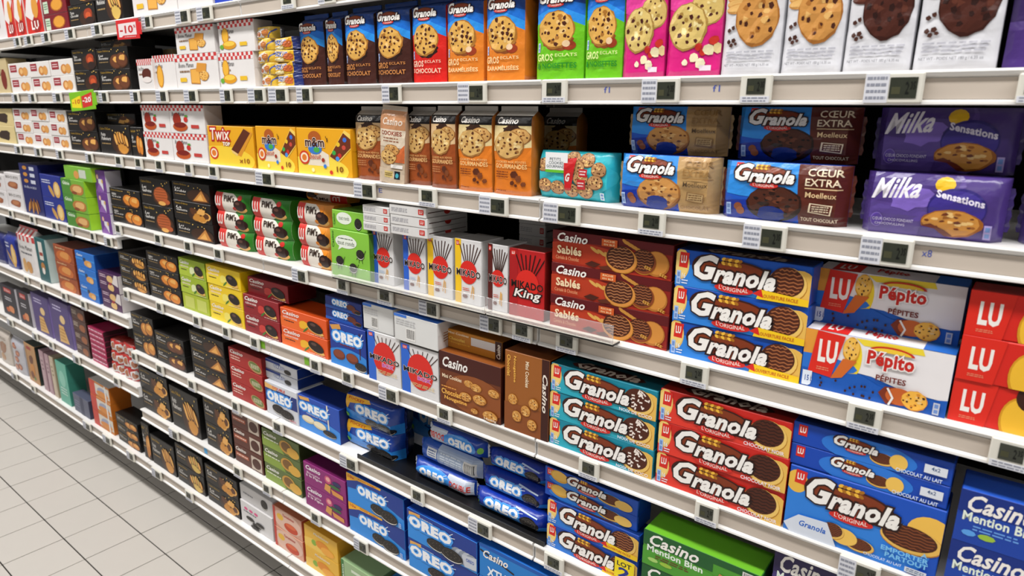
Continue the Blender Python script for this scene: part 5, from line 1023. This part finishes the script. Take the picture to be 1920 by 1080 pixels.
('box', 'slim_pink', 1, -3.871, 0.015, 0.1764, 0.0491, 0.2208, 0.1, 'slim dusty pink box, second in the row of slim boxes', 'R7', {}),
('box', 'slim_cream', 1, -3.8066, 0.015, 0.1764, 0.048, 0.2216, 0.1, 'slim cream box beside the mint green box', 'R7', {}),
('box', 'slim_teal', 1, -3.6826, 0.015, 0.1764, 0.1273, 0.2217, 0.08, 'mint green slim box on the base shelf', 'R7', {}),
('box', 'grey_flat', 1, -3.4807, 0.015, 0.1764, 0.1814, 0.0939, 0.05, 'grey blue flat box leaning back on the base shelf', 'R7', {}),
('box', 'orange_twin', 3, -3.2343, 0.015, 0.1764, 0.2115, 0.0766, 0.09, 'orange and white twin pack box with red edge', 'R7', {}),
('box', 'blk_round', 3, -2.9772, 0.015, 0.1764, 0.2121, 0.0444, 0.08, 'black box with small golden biscuits beside the orange packs', 'R7', {})]
TAGS = [
('T0', -3.451, 0.069),
('T0', -3.323, 0.078),
('T0', -3.137, 0.077),
('T0', -2.903, 0.079),
('T0', -2.671, 0.07),
('T0', -2.295, 0.061),
('T0', -2.07, 0.079),
('T0', -1.945, 0.079),
('T0', -1.545, 0.058),
('T0', -1.392, 0.06),
('T1', -3.586, 0.073),
('T1', -3.386, 0.073),
('T1', -3.115, 0.085),
('T1', -2.689, 0.067),
('T1', -2.443, 0.059),
('T1', -2.254, 0.071),
('T1', -2.072, 0.077),
('T1', -1.872, 0.06),
('T1', -1.718, 0.08),
('T1', -1.617, 0.085),
('T1', -1.504, 0.06),
('T1', -1.18, 0.061),
('T1', -0.94, 0.076),
('T1', -0.737, 0.056),
('T1', -0.523, 0.068),
('T1', -0.364, 0.05),
('T1', -0.177, 0.071),
('T1', -0.022, 0.035),
('R2', -3.668, 0.075),
('R2', -3.427, 0.068),
('R2', -3.185, 0.062),
('R2', -2.893, 0.059),
('R2', -2.636, 0.057),
('R2', -2.481, 0.052),
('R2', -2.329, 0.056),
('R2', -2.135, 0.05),
('R2', -1.986, 0.053),
('R2', -1.713, 0.085),
('R2', -1.288, 0.075),
('R2', -1.074, 0.054),
('R2', -0.883, 0.077),
('R2', -0.714, 0.085),
('R2', -0.524, 0.051),
('R2', -0.328, 0.067),
('R2', -0.156, 0.067),
('R3', -2.723, 0.05),
('R3', -2.406, 0.051),
('R3', -2.197, 0.053),
('R3', -2.008, 0.051),
('R3', -1.581, 0.067),
('R3', -1.394, 0.048),
('R3', -1.23, 0.057),
('R3', -1.078, 0.063),
('R3', -0.89, 0.06),
('R3', -0.805, 0.053),
('R3', -0.693, 0.052),
('R3', -0.424, 0.051),
('R3', -0.151, 0.047),
('R3', 0.031, 0.048),
('R4', -2.736, 0.042),
('R4', -2.464, 0.049),
('R4', -2.198, 0.047),
('R4', -2.01, 0.045),
('R4', -1.845, 0.047),
('R4', -1.538, 0.049),
('R4', -1.396, 0.05),
('R4', -1.232, 0.073),
('R4', -1.035, 0.047),
('R4', -0.63, 0.046),
('R4', -0.379, 0.044),
('R4', -0.125, 0.061),
('R5', -2.745, 0.042),
('R5', -2.531, 0.055),
('R5', -2.291, 0.053),
('R5', -2.0, 0.043),
('R5', -1.758, 0.055),
('R5', -1.413, 0.077),
('R5', -1.137, 0.047),
('R5', -0.924, 0.072),
('R5', -0.709, 0.053),
('R6', -2.485, 0.072),
('R6', -2.032, 0.051),
('R6', -1.855, 0.049),
('R6', -1.593, 0.048),
('R6', -1.379, 0.059),
('R7', -4.374, 0.085),
('R7', -4.083, 0.055),
('R7', -3.387, 0.085),
('R7', -3.167, 0.085),
('R7', -2.929, 0.067),
('R7', -2.69, 0.079),
('R7', -2.422, 0.054),
('A3', -3.925, 0.052),
('A3', -3.638, 0.054),
('A3', -3.373, 0.055),
('A3', -3.203, 0.051),
('A3', -2.974, 0.041),
('A3', -2.833, 0.063),
('A4', -3.875, 0.051),
('A4', -3.667, 0.041),
('A4', -3.4, 0.055),
('A4', -3.188, 0.051),
('A4', -2.97, 0.041),
('A5', -4.265, 0.085),
('A5', -3.9, 0.066),
('A5', -3.684, 0.055),
('A5', -3.381, 0.073),
('A5', -2.958, 0.057)]
SG = [(-2.4069, 1.8675, 0.1578, 0.06), (-2.8493, 1.6453, 0.222, 0.0687)]
RS = [-1.4128, -0.8898, -0.5792]
TR = [-1.3837, -0.7423]
GS = [-1.5911, -1.8142, -2.2627]
PM = [-0.6364, -0.4361, -0.1124, -1.2467]
RZ = {'T0': 1.8608, 'T1': 1.6359, 'R2': 1.411, 'R3': 1.1518, 'R4': 0.8918, 'R5': 0.6312, 'R6': 0.3767, 'R7': 0.1312, 'A3': 1.0916, 'A4': 0.7666, 'A5': 0.4695}

# ---------------------------------------------------------------- shelving
RH = .045
def rail_mesh(x0, x1):
    """folded steel front edge: upper lip, recessed channel, lower lip"""
    prof = [(.02, RH), (.0, RH), (-.0015, RH-.003), (.0005, RH-.0075), (.0055, RH-.0095), (.0055, .007), (-.001, .0045), (-.0015, .001), (.0, 0), (.02, .0)]
    V = [(x, y, z) for x in (x0, x1) for y, z in prof]; n = len(prof)
    F = [(i, i+n, i+1+n, i+1) for i in range(n-1)] + [tuple(range(n)), tuple(range(2*n-1, n-1, -1)), (n-1, 2*n-1, n, 0)]
    return mesh('price_rail', V, [tuple(reversed(f)) for f in F], [M_MET])
LEVELS = dict(T0='top shelf', T1='first shelf below the top', R2='second shelf below the top', R3='third shelf below the top', R4='fourth shelf below the top', R5='fifth shelf below the top', R6='sixth shelf below the top', R7='base shelf', A3='upper shelf of the far left bay', A4='middle shelf of the far left bay', A5='lower shelf of the far left bay')
BAYN = ['far right', 'right', 'middle', 'left centre', 'far left', 'second bay beyond the left', 'third bay beyond the left']
for b in range(7):
    x1, x0 = BX[b], BX[b+1]
    bay = BAYN[b]
    u = bpy.data.objects.new('shelving_unit', None); COL.objects.link(u); u.location = ((x0+x1)/2, .5, 0)
    tag(u, 'dark back panel and posts of the %s shelving bay' % bay if b < 5 else 'dark back panel and posts of the %s' % bay, 'shelving', 'gondola bays')
    w = x1-x0
    p = boxobj('back_panel', -w/2+.004, w/2-.004, -.02, 0, 0, 2.35, M_BACK, u)
    for s_ in (-1, 1): boxobj('upright', s_*w/2-.012*(1+s_), s_*w/2+.012*(1-s_), -.035, -.021, 0, 2.35, M_BACK, u)
    pl = link('plinth', mesh('plinth', *boxg(x0+.002, x1-.002, .14, .16, 0, .10, .002), [M_UNDER])); tag(pl, 'dark recessed kick plate under the base shelf of the %s bay' % bay, 'plinth')
    for k in (['T0', 'T1', 'R2', 'R3', 'R4', 'R5', 'R6', 'R7'] if b < 4 else ['T0', 'T1', 'R2', 'A3', 'A4', 'A5', 'R7']):
        z = RZ[k]
        s = bpy.data.objects.new('shelf', None); COL.objects.link(s); s.location = (x0, 0, z)
        tag(s, 'white steel shelf, %s, in the %s bay' % (LEVELS[k].replace(' of the far left bay', ' level'), bay), 'shelf', 'white steel shelves')
        g = .0015 if b not in (1, 2) else .0025
        link('price_rail', rail_mesh(g, w-g), s)
        boxobj('board', g, w-g, .02, .455, RH-.012, RH, M_MET, s)
        boxobj('price_strip', g+.002, w-g-.002, 0.0045, .0054, .0075, RH-.0105, M_RAIL, s)
        for bx_ in (.006, w-.010): boxobj('bracket', bx_, bx_+.003, .03, .455, RH-.05, RH-.0125, M_UNDER, s)  # brackets coloured dark to stand in for shade under the board

# ---------------------------------------------------------------- packs
ORD = {2: ['lower', 'upper'], 3: ['lowest', 'middle', 'topmost']}
rnd = random.Random(8)
for kind, dn, n, x, y, z, w, h, d, desc, rail, ex in COLS:
    dist = math.hypot(x, DIST); det = 1.0 if dist < 2.3 else .55
    grp = None
    for i in range(n):
        lab = desc
        if n > 1:
            pos = ORD[n][i] if n in ORD else ('lowest' if i == 0 else 'topmost' if i == n-1 else '%s from the bottom' % ['second', 'third', 'fourth', 'fifth', 'sixth'][i-1])
            lab = ' '.join((pos+' '+desc).split()[:16])
            grp = 'stack: '+' '.join(desc.split()[:8])
        dd = dn
        if ex.get('last') and i == 0: dd = ex['last']
        if ex.get('dn2') and i == 1: dd = ex['dn2']
        jx = rnd.uniform(-.0012, .0012) if i else 0
        dd_y = rnd.uniform(0, .003)
        o = pack(kind, dd, w, h-.0004 if n > 1 else h, d, (x+jx, y+dd_y, z+i*h+ex.get('lift', 0)), rnd.uniform(-.006, .006), lab, grp, det, ry=math.radians(ex.get('ry', 0)))
        if kind == 'foil': o.rotation_euler = (0, rnd.uniform(-.06, .06), rnd.uniform(-.12, .12)); o.location.x += rnd.uniform(-.006, .006)
        if ex.get('flip'): o.rotation_euler = (0, math.pi, 0); o.location.z += h
        if ex.get('stk') and i == 0:
            t = Art(.045, .046, 1); t.R(0, 0, 1, 1, 'F0D81C'); t.T('LOT', .12, .62, .85, .86, '1A1A2A', b=.04); t.T('2', .2, .08, .8, .58, '20308A', b=.06)
            V_, F_, C2 = boxg(-.0225, .0225, -.0002, 0, 0, .046)+([hx('E8E8E8')]*6,); F_ = list(F_)
            emit(t, planar((-.0225, -.0004, 0), (1, 0, 0), (0, 0, 1), (0, -1, 0), .045, .046, 0), V_, F_, C2)
            q = link('sticker', mesh('sticker', V_, F_, [M_PRINT], colors=C2), o, (w/2-.028, -.0035, .006)); q['label'] = 'yellow sticker reading LOT 2'

# ---------------------------------------------------------------- electronic price tags
_tm = {}
def price_tag(rail, x, w, i):
    wide = w > .058
    hh = .043 if wide or w > .04 else .037
    if w > .058: hh = .041
    key = round(w*250)
    W = key/250
    if key not in _tm:
        V, F = boxg(-W/2, W/2, -.008, 0, 0, hh, .0022)
        me = mesh('price_tag', V, F, [M_TAG])
        if wide: sx = (-W*.06, W*.4); sz = (hh*.17, hh*.84); px = (-W*.49, -W*.08); pz = (hh*.03, hh*.97)
        else: sx = (-W*.28, W*.3); sz = (hh*.32, hh*.86); px = (-W*.46, W*.46); pz = (hh*.03, hh*.25)
        sV, sF = boxg(sx[0], sx[1], -.0088, -.0078, sz[0], sz[1]); C2 = [hx('33362C')]*6
        t = Art(sx[1]-sx[0], sz[1]-sz[0], .5)
        t.R(.08, .2, .4, .55, '45452F'); t.T('2', .58, .2, .72, .8, '0C0E0A', b=.02); t.T('35', .76, .42, .94, .8, '0C0E0A', b=.02)
        emit(t, planar((sx[0], -.0088, sz[0]), (1, 0, 0), (0, 0, 1), (0, -1, 0), sx[1]-sx[0], sz[1]-sz[0], .0001), sV, sF, C2)
        scr = mesh('screen', sV, sF, [M_SCR, M_PRINT], mi=[0]*6+[1]*(len(sF)-6), colors=C2)
        pV, pF = boxg(px[0], px[1], -.0084, -.0079, pz[0], pz[1]); C3 = [hx('D4D5DC')]*6
        t = Art(px[1]-px[0], pz[1]-pz[0], .5); t.lines(.08, .05, .92, .95, 4 if wide else 2, '8C8F9C', seed=key)
        emit(t, planar((px[0], -.0084, pz[0]), (1, 0, 0), (0, 0, 1), (0, -1, 0), px[1]-px[0], pz[1]-pz[0], .0001), pV, pF, C3)
        _tm[key] = (me, scr, mesh('paper_sticker', pV, pF, [M_PRINT], colors=C3))
    a, b, c = _tm[key]
    near = min((q for q in COLS if q[10] == rail), key=lambda q: abs(q[3]-x))
    side = 'left part' if x < near[3]-near[6]*.15 else 'right part' if x > near[3]+near[6]*.15 else 'centre'
    words = near[9].replace(',', '').split()[:9]
    lab = 'electronic price tag below the %s of the %s' % (side, ' '.join(words).rstrip(','))
    lab = ' '.join(lab.split()[:16])
    while lab.split()[-1] in ('of', 'the', 'a', 'with', 'and', 'at', 'on', 'by', 'in', 'beside', 'right', 'left', 'to', 'under'): lab = ' '.join(lab.split()[:-1])
    if lab in _labs:
        for q in sorted((q for q in COLS if q[10] == rail and q is not near), key=lambda q: abs(q[3]-x)):
            for pre in ('electronic', 'second electronic', 'other electronic'):
                lab = '%s price tag, between the %s and the %s' % (pre, ' '.join(near[9].replace(',', '').split()[:4]), ' '.join(q[9].replace(',', '').split()[:4]))
                lab = ' '.join(lab.split()[:16])
                if lab not in _labs: break
            if lab not in _labs: break
    _labs.add(lab)
    o = link('price_tag', a, None, (x, .0006, RZ[rail]+.0015)); tag(o, lab, 'price tag', 'electronic price tags on the shelf edges')
    link('screen', b, o); link('paper_sticker', c, o)
_labs = set()
for i, (r, x, w) in enumerate(TAGS): price_tag(r, x, w, i)

# ---------------------------------------------------------------- discount signs
def sign(name, x, z, w, h, col, art, label, tilt):
    a = Art(w, h, 1); art(a); V, F = boxg(-w/2, w/2, -.0015, .0015, -h/2, h/2, .001); C2 = [hx(col)]*len(F)
    emit(a, planar((-w/2, -.0015, -h/2), (1, 0, 0), (0, 0, 1), (0, -1, 0), w, h, .0001), V, F, C2)
    o = link(name, mesh(name, V, F, [M_PRINT], colors=C2), None, (x, -.016, z), 0, tilt); tag(o, label, 'sign')
    V, F = boxg(w/2-.004, w/2+.016, -.001, .001, -h*.3, h*.32, .0008); link('side_tab', mesh('side_tab', V, F, [M_PRINT], colors=[hx(col)]*len(F)), o)
    V, F = boxg(-.01, .01, .0, .017, -.01, .002, .0008); link('clip', mesh('clip', V, F, [M_CLEAR]), o)
sign('discount_sign', *SG[0], 'D02024', lambda a: (a.P([(.1, .12), (.1, .8), (.9, .84), (.9, .2), (.3, .2), (.22, .12)], 'E6D8D8'), a.T('-10', .16, .3, .76, .7, 'C01E24', b=.06), a.T('%', .78, .55, .88, .7, 'C01E24', b=.03), a.lines(.35, .08, .85, .15, 1, 'F0C8C8')), 'red plastic discount sign reading -10% clipped to the shelf edge', .02)
sign('discount_sign', *SG[1], '7CBC1C', lambda a: (a.P([(.06, .2), (.08, .62), (.46, .78), (.46, .12)], 'EDD81E'), a.P([(.5, .12), (.5, .72), (.94, .88), (.9, .2)], 'D0302A'), a.T('-10', .1, .36, .42, .6, 'C8501E', b=.05), a.T('-20', .54, .38, .88, .66, 'F3ECEA', b=.05), a.T('%', .4, .52, .45, .62, 'C8501E'), a.T('%', .86, .62, .91, .72, 'F3ECEA')), 'green plastic discount sign reading -10% and -20% clipped to the shelf edge', -.05)

# ---------------------------------------------------------------- clear riser, tray, small stickers
zr = RZ['R3']+RH
def riser(x0, x1, lab):
    r_ = bpy.data.objects.new('clear_riser', None); COL.objects.link(r_); r_.location = (x0, 0, zr)
    tag(r_, lab, 'riser', 'clear risers on the third shelf'); w = x1-x0
    boxobj('front_pane', 0, w, -.0235, -.0215, .0063, .042, M_CLEAR, r_, .0003); boxobj('foot', 0, w, -.0235, .004, .0042, .0062, M_TAG, r_, .0004)
    boxobj('grip_strip', 0, w, -.022, .006, .0002, .004, M_BLACKP, r_, .0004)
riser(RS[0], RS[1]-.002, 'clear plastic riser before the green box and striped stick boxes'); riser(RS[1]+.002, RS[2], 'clear plastic riser ending before the dark red boxes')
zt = RZ['R5']+RH
tr = bpy.data.objects.new('display_tray', None); COL.objects.link(tr); tr.location = (TR[0], .003, zt+.0001)
tag(tr, 'black plastic tray under the blue biscuit rolls', 'tray'); w = TR[1]-TR[0]
boxobj('tray_base', 0, w, .004, .16, 0, .0025, M_BLACKP, tr); boxobj('tray_lip', 0, w, 0, .004, 0, .013, M_BLACKP, tr, .0008)
for i, (x, k, cc, lab) in enumerate(((GS[0], 'R4', '7CB42A', 'small lime green sticker on the rail below the orange boxes'), (GS[1], 'R4', '7CB42A', 'small lime green sticker on the rail left of the orange boxes'), (GS[2], 'R6', '4AA0D8', 'small light blue sticker on the lower left shelf rail'))):
    V, F = boxg(-.011, .011, .0037, .0044, .012, .034); o = link('rail_sticker', mesh('rail_sticker', V, F, [M_PRINT], colors=[hx(cc)]*6), None, (x, 0, RZ[k])); tag(o, lab, 'sticker')
# pen marks on the price strips
for x, k, s_, lab in ((PM[0], 'T1', 'f1', 'blue pen mark under the green bags'), (PM[1], 'T1', 'f1', 'blue pen mark under the pink bags'), (PM[2], 'R2', 'x8', 'blue pen mark under the purple pack'), (PM[3], 'R2', 'E', 'blue pen mark under the rust brown bags')):
    a = Art(.012, .01, 1); a.T(s_, 0, 0, 1, 1, '4A5AA8'); V, F, C2 = [], [], []
    emit(a, planar((0, 0, 0), (1, 0, 0), (0, 0, 1), (0, -1, 0), .012, .01, 0), V, F, C2)
    tag(link('pen_mark', mesh('pen_mark', V, F, [M_PRINT], colors=C2), None, (x, .0042, RZ[k]+.02)), lab, 'pen mark')
